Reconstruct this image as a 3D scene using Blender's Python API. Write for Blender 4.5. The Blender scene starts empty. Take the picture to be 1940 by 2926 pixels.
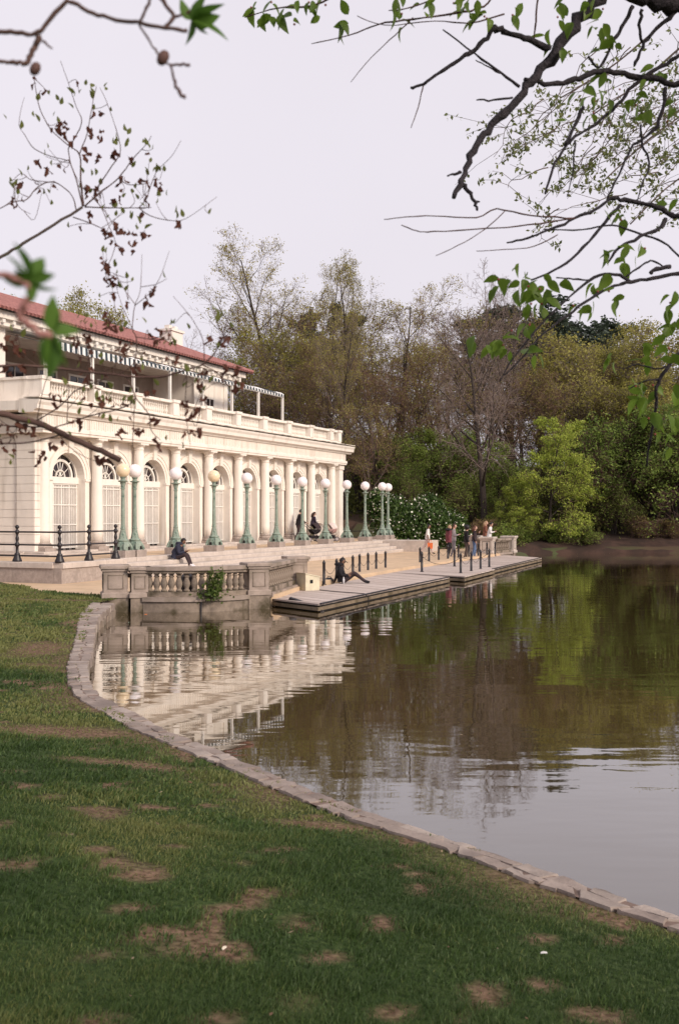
import bpy, bmesh, math, random
import numpy as np
from mathutils import Vector, Matrix

random.seed(7)
R = math.radians
SC = bpy.context.scene
COL = SC.collection
PI = math.pi

# ------------------------------------------------------------------ camera, sky, sun, exposure
CAM_Z = 2.68
FPX = 3000.0            # focal length in pixels of the 1940 x 2926 photograph
HOR = 1466.0            # horizon row
cam_d = bpy.data.cameras.new('camera')
cam = bpy.data.objects.new('camera', cam_d); COL.objects.link(cam)
cam.location = (0, 0, CAM_Z); cam.rotation_euler = (PI / 2, 0, 0)
cam_d.sensor_fit = 'VERTICAL'; cam_d.sensor_height = 36.0; cam_d.sensor_width = 24.0
cam_d.lens = 36.0 * FPX / 2926.0
cam_d.shift_y = (HOR - 1463.0) / 2926.0
cam_d.clip_start = 0.05; cam_d.clip_end = 3000
cam_d.dof.use_dof = True; cam_d.dof.focus_distance = 40.0; cam_d.dof.aperture_fstop = 6.3
SC.camera = cam

SUN = Vector((0.76, -0.65, 0.0)).normalized() * math.cos(R(28)) + Vector((0, 0, math.sin(R(28))))
wd = bpy.data.worlds.new('World'); SC.world = wd; wd.use_nodes = True
nt = wd.node_tree; nt.nodes.clear()
sky = nt.nodes.new('ShaderNodeTexSky'); sky.sky_type = 'NISHITA'; sky.sun_disc = False
sky.sun_elevation = R(28); sky.sun_rotation = math.atan2(SUN.x, SUN.y)
sky.air_density = 1.0; sky.dust_density = 6.0; sky.ozone_density = 1.0
hsv = nt.nodes.new('ShaderNodeHueSaturation'); hsv.inputs['Saturation'].default_value = 0.25
mixw = nt.nodes.new('ShaderNodeMix'); mixw.data_type = 'RGBA'; mixw.inputs[0].default_value = 0.86
cloud = nt.nodes.new('ShaderNodeVectorMath'); cloud.operation = 'SCALE'
cloud.inputs[0].default_value = (0.885, 0.83, 0.905); cloud.inputs['Scale'].default_value = 5.15
bg = nt.nodes.new('ShaderNodeBackground'); bg.inputs['Strength'].default_value = 0.10
wo = nt.nodes.new('ShaderNodeOutputWorld')
wn = nt.nodes.new('ShaderNodeTexNoise'); wn.inputs['Scale'].default_value = 2.2; wn.inputs['Detail'].default_value = 5; wt_ = nt.nodes.new('ShaderNodeTexCoord'); nt.links.new(wt_.outputs['Generated'], wn.inputs['Vector'])
wr = nt.nodes.new('ShaderNodeMapRange'); wr.inputs['To Min'].default_value = 4.9; wr.inputs['To Max'].default_value = 5.6; nt.links.new(wn.outputs['Fac'], wr.inputs['Value']); nt.links.new(wr.outputs[0], cloud.inputs['Scale'])
nt.links.new(sky.outputs[0], hsv.inputs['Color']); nt.links.new(hsv.outputs[0], mixw.inputs[6])
nt.links.new(cloud.outputs[0], mixw.inputs[7]); nt.links.new(mixw.outputs[2], bg.inputs['Color'])
nt.links.new(bg.outputs[0], wo.inputs['Surface'])

sun_d = bpy.data.lights.new('sun', 'SUN'); sun_d.energy = 1.5; sun_d.angle = R(14); sun_d.color = (1.0, 0.86, 0.70)
sun = bpy.data.objects.new('sun', sun_d); COL.objects.link(sun)
sun.rotation_euler = SUN.to_track_quat('Z', 'Y').to_euler(); sun.location = (20, -10, 30)
VS = SC.view_settings
VS.view_transform = 'Standard'; VS.look = 'None'; VS.gamma = 1.0; VS.use_curve_mapping = False
VS.exposure = 0.95
SC.cycles.max_bounces = 8; SC.cycles.diffuse_bounces = 4; SC.cycles.glossy_bounces = 3
SC.cycles.transmission_bounces = 4; SC.cycles.transparent_max_bounces = 6
SC.cycles.use_denoising = True; SC.cycles.caustics_reflective = False; SC.cycles.caustics_refractive = False

# ------------------------------------------------------------------ helpers
def P(px, py, d):                                  # photograph pixel + distance -> world point
    return np.array([(px - 970.0) / FPX * d, d, CAM_Z + (HOR - py) / FPX * d])

def tag(o, label=None, cat=None, group=None, kind=None):
    if label: o['label'] = label
    if cat: o['category'] = cat
    if group: o['group'] = group
    if kind: o['kind'] = kind
    return o

def empty(name, loc=(0, 0, 0), rz=0.0, mat=None):
    o = bpy.data.objects.new(name, None); COL.objects.link(o); o.empty_display_size = 0.2
    if mat is not None: o.matrix_world = mat
    else: o.location = loc; o.rotation_euler = (0, 0, rz)
    return o

class MB:                                          # mesh collector
    def __init__(s): s.v = []; s.f = []; s.m = []; s.n = 0
    def add(s, verts, faces, mi=0):
        verts = [tuple(map(float, v)) for v in verts]
        s.v += verts; s.f += [tuple(i + s.n for i in f) for f in faces]
        s.m += [mi] * len(faces); s.n += len(verts); return s
    def box(s, x0, x1, y0, y1, z0, z1, mi=0, bev=0.0):
        if bev > 0:
            b = min(bev, (x1 - x0) * .3, (y1 - y0) * .3, (z1 - z0) * .3)
            pr = lambda z, d: [(x0 + d, y0 + d, z), (x1 - d, y0 + d, z), (x1 - d, y1 - d, z), (x0 + d, y1 - d, z)]
            v = pr(z0, 0) + pr(z1 - b, 0) + pr(z1, b)
            f = [(3, 2, 1, 0), (8, 9, 10, 11)]
            for k in (0, 4):
                for i in range(4): f.append((k + i, k + (i + 1) % 4, k + 4 + (i + 1) % 4, k + 4 + i))
            return s.add(v, f, mi)
        v = [(x0, y0, z0), (x1, y0, z0), (x1, y1, z0), (x0, y1, z0), (x0, y0, z1), (x1, y0, z1), (x1, y1, z1), (x0, y1, z1)]
        f = [(3, 2, 1, 0), (4, 5, 6, 7), (0, 1, 5, 4), (1, 2, 6, 5), (2, 3, 7, 6), (3, 0, 4, 7)]
        return s.add(v, f, mi)
    def lathe(s, prof, seg=12, c=(0, 0), mi=0, a0=0.0, a1=2 * PI, sq=False, cap=True):
        full = abs(a1 - a0 - 2 * PI) < 1e-6; n = seg if full else seg + 1
        v = []
        for r, z in prof:
            for k in range(n):
                a = a0 + (a1 - a0) * k / seg
                v.append((c[0] + r * math.cos(a), c[1] + r * math.sin(a), z))
        f = []
        for j in range(len(prof) - 1):
            for k in range(seg):
                k2 = (k + 1) % n
                f.append((j * n + k, j * n + k2, (j + 1) * n + k2, (j + 1) * n + k))
        if cap and full:
            f.append(tuple(range(n))[::-1]); L = (len(prof) - 1) * n; f.append(tuple(range(L, L + n)))
        return s.add(v, f, mi)
    def tube(s, pts, rad, sides=6, mi=0, cap=True):
        pts = [Vector(p) for p in pts]; n = len(pts)
        if not hasattr(rad, '__len__'): rad = [rad] * n
        v = []; up = Vector((0, 0, 1)); prev = None
        for i, p in enumerate(pts):
            t = (pts[min(i + 1, n - 1)] - pts[max(i - 1, 0)]).normalized()
            if prev is None:
                a = t.cross(up if abs(t.z) < 0.95 else Vector((1, 0, 0))).normalized()
            else:
                a = prev - t * prev.dot(t)
                a = a.normalized() if a.length > 1e-6 else t.orthogonal().normalized()
            prev = a; b = t.cross(a)
            for k in range(sides):
                q = 2 * PI * k / sides
                v.append(p + (a * math.cos(q) + b * math.sin(q)) * rad[i])
        f = []
        for i in range(n - 1):
            for k in range(sides):
                k2 = (k + 1) % sides
                f.append((i * sides + k, i * sides + k2, (i + 1) * sides + k2, (i + 1) * sides + k))
        if cap:
            f.append(tuple(range(sides))[::-1]); L = (n - 1) * sides; f.append(tuple(range(L, L + sides)))
        return s.add(v, f, mi)
    def sphere(s, c, r, seg=12, rings=8, mi=0, sc=(1, 1, 1)):
        v = []; f = []
        for j in range(1, rings):
            a = PI * j / rings
            for k in range(seg):
                b = 2 * PI * k / seg
                v.append((c[0] + r * sc[0] * math.sin(a) * math.cos(b), c[1] + r * sc[1] * math.sin(a) * math.sin(b), c[2] + r * sc[2] * math.cos(a)))
        t = len(v); v.append((c[0], c[1], c[2] + r * sc[2])); v.append((c[0], c[1], c[2] - r * sc[2]))
        for j in range(rings - 2):
            for k in range(seg):
                k2 = (k + 1) % seg
                f.append((j * seg + k, (j + 1) * seg + k, (j + 1) * seg + k2, j * seg + k2))
        for k in range(seg):
            k2 = (k + 1) % seg
            f.append((t, k, k2)); f.append((t + 1, (rings - 2) * seg + k2, (rings - 2) * seg + k))
        return s.add(v, f, mi)
    def prism(s, poly, z0, z1, mi=0):              # poly: ccw (x, y) list
        n = len(poly)
        v = [(x, y, z0) for x, y in poly] + [(x, y, z1) for x, y in poly]
        f = [tuple(range(n))[::-1], tuple(range(n, 2 * n))]
        for i in range(n): j = (i + 1) % n; f.append((i, j, n + j, n + i))
        return s.add(v, f, mi)
    def sweep(s, prof, x0, x1, mi=0):              # prof: (y, z) outline swept along x
        n = len(prof)
        v = [(x0, y, z) for y, z in prof] + [(x1, y, z) for y, z in prof]
        f = [tuple(range(n)), tuple(range(n, 2 * n))[::-1]]
        for i in range(n): j = (i + 1) % n; f.append((i, n + i, n + j, j))
        return s.add(v, f, mi)
    def mesh(s, name, smooth=False):
        me = bpy.data.meshes.new(name); me.from_pydata(s.v, [], s.f)
        if len(set(s.m)) > 1: me.polygons.foreach_set('material_index', s.m)
        if smooth: me.polygons.foreach_set('use_smooth', [True] * len(me.polygons))
        me.update()
        bm = bmesh.new(); bm.from_mesh(me); bmesh.ops.recalc_face_normals(bm, faces=bm.faces); bm.to_mesh(me); bm.free()
        return me

def put(name, me, mats=None, parent=None, mat=None, loc=None, rz=None):
    if isinstance(me, MB): me = me.mesh(name)
    if mats is not None and len(me.materials) == 0:
        for m in (mats if isinstance(mats, (list, tuple)) else [mats]): me.materials.append(m)
    o = bpy.data.objects.new(name, me); COL.objects.link(o)
    if parent is not None: o.parent = parent
    if mat is not None: o.matrix_local = mat
    if loc is not None: o.location = loc
    if rz is not None: o.rotation_euler = (0, 0, rz)
    return o

def copy_tree(o, parent=None):
    c = o.copy(); COL.objects.link(c)
    if parent is not None: c.parent = parent
    for ch in o.children: copy_tree(ch, c)
    return c

def np_mesh(name, V, F, smooth=False, attr=None, mi=None):   # V (n,3), F (m,k) numpy; attr: per-face float
    V = np.asarray(V, dtype=np.float32); F = np.asarray(F, dtype=np.int32)
    me = bpy.data.meshes.new(name); k = F.shape[1]
    me.vertices.add(len(V)); me.vertices.foreach_set('co', V.ravel())
    me.loops.add(F.size); me.loops.foreach_set('vertex_index', F.ravel())
    me.polygons.add(len(F)); me.polygons.foreach_set('loop_start', np.arange(0, F.size, k, dtype=np.int32))
    if smooth: me.polygons.foreach_set('use_smooth', np.ones(len(F), dtype=bool))
    if mi is not None: me.polygons.foreach_set('material_index', np.asarray(mi, dtype=np.int32))
    me.update(calc_edges=True)
    if attr is not None:
        a = me.attributes.new('shade', 'FLOAT', 'FACE'); a.data.foreach_set('value', np.asarray(attr, dtype=np.float32))
    return me

# ---- numpy value noise
_rs = np.random.RandomState(11); _LAT = _rs.rand(256, 256)
def vnoise(x, y):
    x = np.asarray(x, float); y = np.asarray(y, float)
    xi = np.floor(x).astype(int); yi = np.floor(y).astype(int); fx = x - xi; fy = y - yi
    fx = fx * fx * (3 - 2 * fx); fy = fy * fy * (3 - 2 * fy)
    g = lambda a, b: _LAT[a & 255, b & 255]
    return (g(xi, yi) * (1 - fx) + g(xi + 1, yi) * fx) * (1 - fy) + (g(xi, yi + 1) * (1 - fx) + g(xi + 1, yi + 1) * fx) * fy
def fbm(x, y, o=4):
    t = 0; a = .5; s = 0
    for i in range(o): t = t + a * vnoise(x * 2 ** i + 17.3 * i, y * 2 ** i + 5.1 * i); s += a; a *= .5
    return t / s

# ------------------------------------------------------------------ materials
_M = {}
def mat(name, c, rough=0.8, var=0.12, scale=6.0, bump=0.0, bscale=30.0, metal=0.0, c2=None, spec=0.35, stretch=None, cover=None, cstretch=None):
    if name in _M: return _M[name]
    m = bpy.data.materials.new(name); m.use_nodes = True; t = m.node_tree; N = t.nodes; L = t.links
    b = N['Principled BSDF']; b.inputs['Roughness'].default_value = rough; b.inputs['Metallic'].default_value = metal
    b.inputs['Specular IOR Level'].default_value = spec
    tc = N.new('ShaderNodeTexCoord'); src = tc.outputs['Object']
    if stretch:
        mp = N.new('ShaderNodeMapping'); mp.inputs['Scale'].default_value = stretch; L.new(src, mp.inputs[0]); src = mp.outputs[0]
    nz = N.new('ShaderNodeTexNoise'); nz.inputs['Scale'].default_value = scale; nz.inputs['Detail'].default_value = 6; nz.inputs['Roughness'].default_value = .65
    L.new(src, nz.inputs['Vector'])
    rp = N.new('ShaderNodeValToRGB'); L.new(nz.outputs['Fac'], rp.inputs['Fac'])
    d = c2 if c2 else tuple(x * (1 - 2.2 * var) for x in c)
    e = tuple(min(1, x * (1 + var)) for x in c)
    rp.color_ramp.elements[0].position = .30; rp.color_ramp.elements[0].color = (*d, 1)
    rp.color_ramp.elements[1].position = .66; rp.color_ramp.elements[1].color = (*e, 1)
    col = rp.outputs['Color']
    if cover:                                      # (colour, scale, lo, hi): blotches of a second colour (stain, moss, dirt)
        n2 = N.new('ShaderNodeTexNoise'); n2.inputs['Scale'].default_value = cover[1]; n2.inputs['Detail'].default_value = 8
        if cstretch:
            m2 = N.new('ShaderNodeMapping'); m2.inputs['Scale'].default_value = cstretch; L.new(tc.outputs['Object'], m2.inputs[0]); L.new(m2.outputs[0], n2.inputs['Vector'])
        else: L.new(tc.outputs['Object'], n2.inputs['Vector'])
        mr = N.new('ShaderNodeMapRange'); mr.inputs['From Min'].default_value = cover[2]; mr.inputs['From Max'].default_value = cover[3]
        L.new(n2.outputs['Fac'], mr.inputs['Value'])
        mx = N.new('ShaderNodeMix'); mx.data_type = 'RGBA'; L.new(mr.outputs[0], mx.inputs[0]); L.new(col, mx.inputs[6])
        mx.inputs[7].default_value = (*cover[0], 1); col = mx.outputs[2]
    L.new(col, b.inputs['Base Color'])
    if bump > 0:
        nb = N.new('ShaderNodeTexNoise'); nb.inputs['Scale'].default_value = bscale; nb.inputs['Detail'].default_value = 4; L.new(src, nb.inputs['Vector'])
        bp = N.new('ShaderNodeBump'); bp.inputs['Strength'].default_value = bump; bp.inputs['Distance'].default_value = .02
        L.new(nb.outputs['Fac'], bp.inputs['Height']); L.new(bp.outputs[0], b.inputs['Normal'])
    _M[name] = m; return m

def leafmat(name, c0, c1, c2, trans=0.35, rough=0.55):       # per-leaf colour from the 'shade' attribute or the object's random number
    if name in _M: return _M[name]
    m = bpy.data.materials.new(name); m.use_nodes = True; t = m.node_tree; N = t.nodes; L = t.links
    b = N['Principled BSDF']; b.inputs['Roughness'].default_value = rough; b.inputs['Specular IOR Level'].default_value = .25
    at = N.new('ShaderNodeAttribute'); at.attribute_name = 'shade'
    oi = N.new('ShaderNodeObjectInfo'); ad = N.new('ShaderNodeMath'); ad.operation = 'ADD'
    ml = N.new('ShaderNodeMath'); ml.operation = 'MULTIPLY'; ml.inputs[1].default_value = .35
    L.new(oi.outputs['Random'], ml.inputs[0]); L.new(at.outputs['Fac'], ad.inputs[0]); L.new(ml.outputs[0], ad.inputs[1])
    rp = N.new('ShaderNodeValToRGB'); L.new(ad.outputs[0], rp.inputs['Fac'])
    E = rp.color_ramp.elements; E[0].position = 0.1; E[0].color = (*c0, 1); E[1].position = 1.1 / 1.2; E[1].color = (*c2, 1)
    e = E.new(.5); e.color = (*c1, 1)
    L.new(rp.outputs['Color'], b.inputs['Base Color'])
    tr = N.new('ShaderNodeBsdfTranslucent'); L.new(rp.outputs['Color'], tr.inputs['Color'])
    mx = N.new('ShaderNodeMixShader'); mx.inputs[0].default_value = trans
    L.new(b.outputs[0], mx.inputs[1]); L.new(tr.outputs[0], mx.inputs[2]); L.new(mx.outputs[0], N['Material Output'].inputs['Surface'])
    _M[name] = m; return m

M_cream = mat('cream_terracotta', (.82, .755, .69), .7, .04, 1.2, .05, 40, cover=((.56, .49, .42), 1.0, .54, .80), cstretch=(3.0, 3.0, .35))
M_creamtop = mat('weathered_cornice', (.60, .54, .47), .8, .12, 2.5, .1, 30, cover=((.16, .14, .13), 1.6, .50, .66))
M_white = mat('white_paint', (.80, .76, .71), .55, .04, 3)
M_panel = mat('grey_door_panel', (.52, .47, .45), .6, .08, 5)
M_glass = mat('dark_glass', (.035, .025, .03), .08, .3, 2, spec=.6)
M_dark = mat('dark_gap', (.012, .010, .010), .7, .2, 4)
M_tile = mat('red_roof_tile', (.33, .145, .130), .75, .18, 7, cover=((.26, .10, .09), 5, .52, .75))
M_stone = mat('granite', (.38, .315, .28), .85, .12, 9, .25, 60, cover=((.27, .225, .20), 2.0, .50, .72))
M_steps = mat('step_stone', (.55, .475, .425), .85, .08, 6, .2, 50, cover=((.38, .32, .28), 1.5, .52, .75))
M_quay = mat('quay_stone', (.26, .208, .168), .88, .16, 5, .35, 40, cover=((.075, .060, .036), 1.7, .50, .64))
M_verd = mat('verdigris_iron', (.245, .30, .25), .6, .14, 9, .12, 60, cover=((.10, .16, .13), 7, .54, .68))
M_black = mat('black_iron', (.018, .014, .018), .42, .2, 12, .1, 80, spec=.5)
M_sand = mat('sand_paving', (.58, .425, .285), .95, .07, 1.5, .3, 140, cover=((.47, .35, .25), 1.1, .52, .72))
M_deck = mat('weathered_planks', (.52, .435, .39), .85, .15, 3, .2, 40, stretch=(1, 12, 1))
M_bark = mat('dark_bark', (.055, .042, .036), .95, .3, 12, .5, 40)
M_bark2 = mat('grey_bark', (.12, .092, .08), .95, .25, 8, .3, 30)
M_twig = mat('brown_twig', (.125, .072, .060), .9, .25, 6)
M_soil = mat('bare_soil', (.105, .062, .045), .95, .25, 2.0, .4, 60, cover=((.05, .03, .022), .7, .45, .65))

# ------------------------------------------------------------------ site frame: x along the facade, y into the building, z up
UX, UY = 0.3902, 0.9207
OX, OY = -10.70, 41.43
SITE = Matrix(((UX, -UY, 0, OX), (UY, UX, 0, OY), (0, 0, 1, 0), (0, 0, 0, 1)))
SITE_RZ = math.atan2(UY, UX)
def S(x, y, z=0.0): return SITE @ Vector((x, y, z))
def to_site(X, Y): dx, dy = X - OX, Y - OY; return dx * UX + dy * UY, -dx * UY + dy * UX
PLAZA, DOCK, TERR, GROUND_UP = 0.40, 0.28, 1.05, 7.0
# ================================================================== ground, lake, lawn
def unproj(px, py, z): d = (CAM_Z - z) * FPX / (py - HOR); return ((px - 970) / FPX * d, d)
_wp = [(330, 1722, .42), (283, 1762, .38), (272, 1800, .35), (269, 1850, .33), (252, 1903, .32), (257, 1948, .32), (290, 1988, .32), (388, 2033, .32), (469, 2082, .32), (536, 2108, .32),
       (634, 2144, .32), (700, 2175, .32), (900, 2258, .32), (1118, 2340, .32), (1316, 2402, .32), (1483, 2458, .32), (1607, 2501, .32), (1743, 2550, .32), (1898, 2603, .32), (2100, 2680, .32), (2400, 2800, .32)]
_gp = [(262, 1722, .42), (232, 1754, .38), (221, 1796, .35), (196, 1859, .33), (184, 1899, .32), (185, 1948, .32), (201, 1984, .32), (268, 2028, .32), (357, 2077, .32), (446, 2117, .32),
       (536, 2153, .32), (607, 2180, .32), (790, 2262, .32), (970, 2335, .32), (1174, 2396, .32), (1391, 2476, .32), (1527, 2529, .32), (1680, 2578, .32), (1850, 2632, .32), (2050, 2715, .32), (2350, 2840, .32)]
WEDGE = np.array([unproj(*q) for q in _wp]); GEDGE = np.array([unproj(*q) for q in _gp]); EZ = np.array([q[2] for q in _wp])
def smooth_line(A, n):
    t = np.concatenate([[0], np.cumsum(np.linalg.norm(np.diff(A[:, :2], axis=0), axis=1))]); q = np.linspace(0, t[-1], n)
    return np.stack([np.interp(q, t, A[:, k]) for k in range(A.shape[1])], 1)
_ext = np.array([(4.5, 3.0), (8, -2), (16, -12)])
SHORE = np.vstack([GEDGE, _ext])                       # grass side of the stone edging
LAKE = [tuple(p) for p in WEDGE] + [(4.9, 3.3), (8.4, -1.7), (16, -12), (60, -40), (160, -30), (160, 50), (70, 64), (40, 67.5), (28, 68.5), (20, 68), (15, 67.6), (12, 66.2), (11.2, 63.5), (9.6, 61),
        (8.2, 58.6), (2.4, 44.5), (-1.3, 33.6), (-2.1, 29.2), (-3.8, 28.3), (-5.6, 28.2)]
LAKE_G = [tuple(p) for p in SHORE] + LAKE[24:]
def inside(X, Y, poly):
    X = np.asarray(X); Y = np.asarray(Y); r = np.zeros(X.shape, bool); n = len(poly)
    for i in range(n):
        (x0, y0), (x1, y1) = poly[i], poly[(i + 1) % n]
        if y0 == y1: continue
        c = ((y0 > Y) != (y1 > Y)) & (X < (x1 - x0) * (Y - y0) / (y1 - y0) + x0); r ^= c
    return r
def dist_line(X, Y, L):
    X = np.asarray(X, float); Y = np.asarray(Y, float); d = np.full(X.shape, 1e9)
    for a, b in zip(L[:-1], L[1:]):
        ab = np.array(b) - np.array(a); t = np.clip(((X - a[0]) * ab[0] + (Y - a[1]) * ab[1]) / (ab @ ab), 0, 1)
        d = np.minimum(d, np.hypot(X - a[0] - t * ab[0], Y - a[1] - t * ab[1]))
    return d
def lawn_z(X, Y):
    d = np.where(inside(X, Y, LAKE_G), 0.0, dist_line(X, Y, SHORE)); w = 1 - np.clip((Y - 6) / 8, 0, 1); w = w * w * (3 - 2 * w)
    z = .30 + np.minimum(.15 * d, .80) * (.22 + .78 * w) + .05 * (fbm(X * .5, Y * .5, 3) - .5)
    return z + np.clip((Y - 16) / 10, 0, 1) * .08
def land_z(X, Y):
    X = np.asarray(X, float); Y = np.asarray(Y, float)
    far = dist_line(X, Y, np.array(LAKE[26:36]))
    z = .35 + np.minimum(far * .13, 9.0) * np.clip((Y - 45) / 20, 0, 1)
    sx, sy = (X - OX) * UX + (Y - OY) * UY, -(X - OX) * UY + (Y - OY) * UX
    flat = (sx > -40) & (sx < 33) & (sy < 22) & (sy > -25)
    z = np.where(flat & (Y > 26), np.minimum(z, .30), z)
    back = np.clip((sy - 24) / 30, 0, 1) * 9; z = z + back * (Y > 30)
    z = np.where((Y < 30) & (X < 30), lawn_z(X, Y) - .06 - .7 * np.clip(1 - dist_line(X, Y, SHORE) / 2.2, 0, 1), z)
    return z + .25 * (fbm(X * .15, Y * .15, 3) - .5) * (Y > 60)
gx = np.unique(np.concatenate([np.arange(-420, -40, 20), np.arange(-40, 70, 1.25), np.arange(70, 421, 20)]))
gy = np.unique(np.concatenate([np.arange(-120, -10, 10), np.arange(-10, 130, 1.25), np.arange(130, 700, 30)]))
GX, GY = np.meshgrid(gx, gy); GZ = np.where(inside(GX, GY, LAKE), -.8, land_z(GX, GY))
nx, ny = len(gx), len(gy); idx = np.arange(nx * ny).reshape(ny, nx)
GF = np.stack([idx[:-1, :-1], idx[:-1, 1:], idx[1:, 1:], idx[1:, :-1]], -1).reshape(-1, 4)
M_wood = mat('woodland_floor', (.052, .062, .024), .95, .3, .35, .3, 8, c2=(.06, .036, .024), cover=((.09, .052, .036), .16, .52, .62))
put('ground', np_mesh('ground', np.stack([GX, GY, GZ], -1).reshape(-1, 3), GF, True), M_wood)['kind'] = 'structure'

bankl = smooth_line(np.array([(11.0, 64.6), (12, 66.4), (15, 67.9), (20, 68.3), (28, 68.8), (40, 67.8), (60, 65.5)]), 90); bv = []; offs = [-.7, -.05, .06, .5, 1.3, 2.6, 4.2, 6.5]
hts = [-.35, -.05, .22, .34, .50, .78, 1.02, 1.30]; rsb = np.random.RandomState(2)
for q, p in enumerate(bankl):
    for o_, h_ in zip(offs, hts): bv.append((p[0] + rsb.normal(0, .05) - (.35 * o_ if p[0] < 14 else 0), p[1] + o_ + .12 * math.sin(q * .9), max(h_, float(land_z(np.array([p[0]]), np.array([p[1] + o_]))[0]) + .20 if o_ > 1 else h_) + rsb.normal(0, .03)))
bf = [(i * 8 + j, (i + 1) * 8 + j, (i + 1) * 8 + j + 1, i * 8 + j + 1) for i in range(89) for j in range(7)]
put('mud_bank', np_mesh('mud_bank', bv, bf, True), mat('bank_mud', (.060, .033, .025), .95, .25, 1.2, .5, 20, cover=((.035, .021, .016), .8, .46, .62)))['kind'] = 'structure'  # brown mud, its colour darkened to stand for the trees' shade

# ---- water
def water_mat():
    m = bpy.data.materials.new('lake_water'); m.use_nodes = True; t = m.node_tree; N = t.nodes; L = t.links; b = N['Principled BSDF']
    b.inputs['Base Color'].default_value = (.050, .034, .012, 1); b.inputs['Roughness'].default_value = .025
    b.inputs['IOR'].default_value = 1.65; b.inputs['Specular IOR Level'].default_value = 1.0
    b.inputs['Specular Tint'].default_value = (1, .965, .97, 1)
    b.inputs['Coat Weight'].default_value = .6; b.inputs['Coat Roughness'].default_value = .02; b.inputs['Coat IOR'].default_value = 1.5
    tc = N.new('ShaderNodeTexCoord')
    def nz(sx, sy, det, ro=0):
        mp = N.new('ShaderNodeMapping'); mp.inputs['Scale'].default_value = (sx, sy, 1); mp.inputs['Rotation'].default_value = (0, 0, ro)
        n = N.new('ShaderNodeTexNoise'); n.inputs['Scale'].default_value = 1; n.inputs['Detail'].default_value = det
        L.new(tc.outputs['Object'], mp.inputs[0]); L.new(mp.outputs[0], n.inputs['Vector']); return n.outputs['Fac']
    a = nz(.55, 1.9, 2, .12); c = nz(2.2, 5.5, 2, -.15); patch = nz(.06, .16, 2, .2)
    mr = N.new('ShaderNodeMapRange'); mr.inputs['From Min'].default_value = .40; mr.inputs['From Max'].default_value = .66
    mr.inputs['To Min'].default_value = .10; mr.inputs['To Max'].default_value = 1.0; L.new(patch, mr.inputs['Value'])
    s = N.new('ShaderNodeMath'); s.operation = 'MULTIPLY_ADD'; s.inputs[1].default_value = .14; L.new(c, s.inputs[0]); L.new(a, s.inputs[2])
    h = N.new('ShaderNodeMath'); h.operation = 'MULTIPLY'; L.new(s.outputs[0], h.inputs[0]); L.new(mr.outputs[0], h.inputs[1])
    bp = N.new('ShaderNodeBump'); bp.inputs['Strength'].default_value = 1.0; bp.inputs['Distance'].default_value = .012
    L.new(h.outputs[0], bp.inputs['Height']); L.new(bp.outputs[0], b.inputs['Normal']); L.new(bp.outputs[0], b.inputs['Coat Normal'])
    return m
WATER = .06
wm = MB().add([(-20, -60, WATER), (220, -60, WATER), (220, 80, WATER), (-20, 80, WATER)], [(0, 1, 2, 3)])
put('lake_water', wm, water_mat())['kind'] = 'structure'

# ---- lawn sheet with bare patches
lx = np.arange(-17, 6.5, .14); ly = np.arange(-3, 33, .14)
LX, LY = np.meshgrid(lx, ly); LZ = lawn_z(LX, LY)
PLAZA_EDGE = np.array([(-5.6, 28.35), (-6.6, 28.6), (-8.4, 29.6), (-10.5, 32.6), (-16, 39)])
PLAZA_POLY = [(-5.6, 28.45), (-6.6, 28.6), (-8.4, 29.6), (-10.5, 32.6), (-16, 39), (-16, 46), (-7, 75.7), (4.5, 73.2), (10, 70), (11, 66.5), (10.2, 62.3), (8.9, 59.0), (3.1, 45.0), (-.95, 34.2), (-1.75, 29.5), (-3.6, 28.2)]
def lawn_ok(X, Y, pad=0.0):
    d = dist_line(X, Y, SHORE); r = ~inside(X, Y, LAKE_G)
    r = (r | (d < pad)) if pad > 0 else r
    return r & ~inside(X, Y, PLAZA_POLY)
def soil_mask(X, Y):                                   # 0 lush grass .. 1 bare earth
    n = fbm(X * .85 + 31.7, Y * .62 + 12.3, 4); m = np.clip((n - .775) / .05, 0, 1)
    m2 = np.clip((fbm(X * 4.6 + 40, Y * 3.3 + 9, 3) - .665) / .05, 0, 1)
    d = dist_line(X, Y, SHORE); lip = np.clip(1 - d / .9, 0, 1) * np.clip((fbm(X * 1.1 + 7, Y * 1.1, 3) - .40) / .2, 0, 1) * .7
    def spot(x, y, rx, ry): return np.clip(1.5 - np.hypot((X - x) / rx, (Y - y) / ry) * (.8 + .5 * fbm(X * 1.5, Y * 1.5, 2)), 0, 1)
    s = np.maximum.reduce([spot(-5.2, 18.3, .55, 1.1), spot(-4.6, 16.4, .5, .2), spot(1.62, 3.95, .26, .16), spot(-1.15, 3.2, .25, .08), spot(-9.8, 26.0, 2.0, .25), spot(-7.4, 27.2, 1.3, .2), spot(-2.9, 11.2, 1.0, .4), spot(-.1, 7.9, .5, .18), spot(-1.9, 9.6, .6, .2)])
    return np.clip(np.maximum.reduce([m * .85, m2 * .9, lip, s * .9]), 0, 1)
ok = lawn_ok(LX, LY, .24); nx, ny = len(lx), len(ly); idx = np.arange(nx * ny).reshape(ny, nx)
LF = np.stack([idx[:-1, :-1], idx[:-1, 1:], idx[1:, 1:], idx[1:, :-1]], -1); LF = LF[ok[:-1, :-1] & ok[1:, 1:] & ok[:-1, 1:] & ok[1:, :-1]]
lme = np_mesh('lawn', np.stack([LX, LY, LZ], -1).reshape(-1, 3), LF, True)
at = lme.attributes.new('soil', 'FLOAT', 'POINT'); at.data.foreach_set('value', soil_mask(LX, LY).ravel().astype(np.float32))
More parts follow.
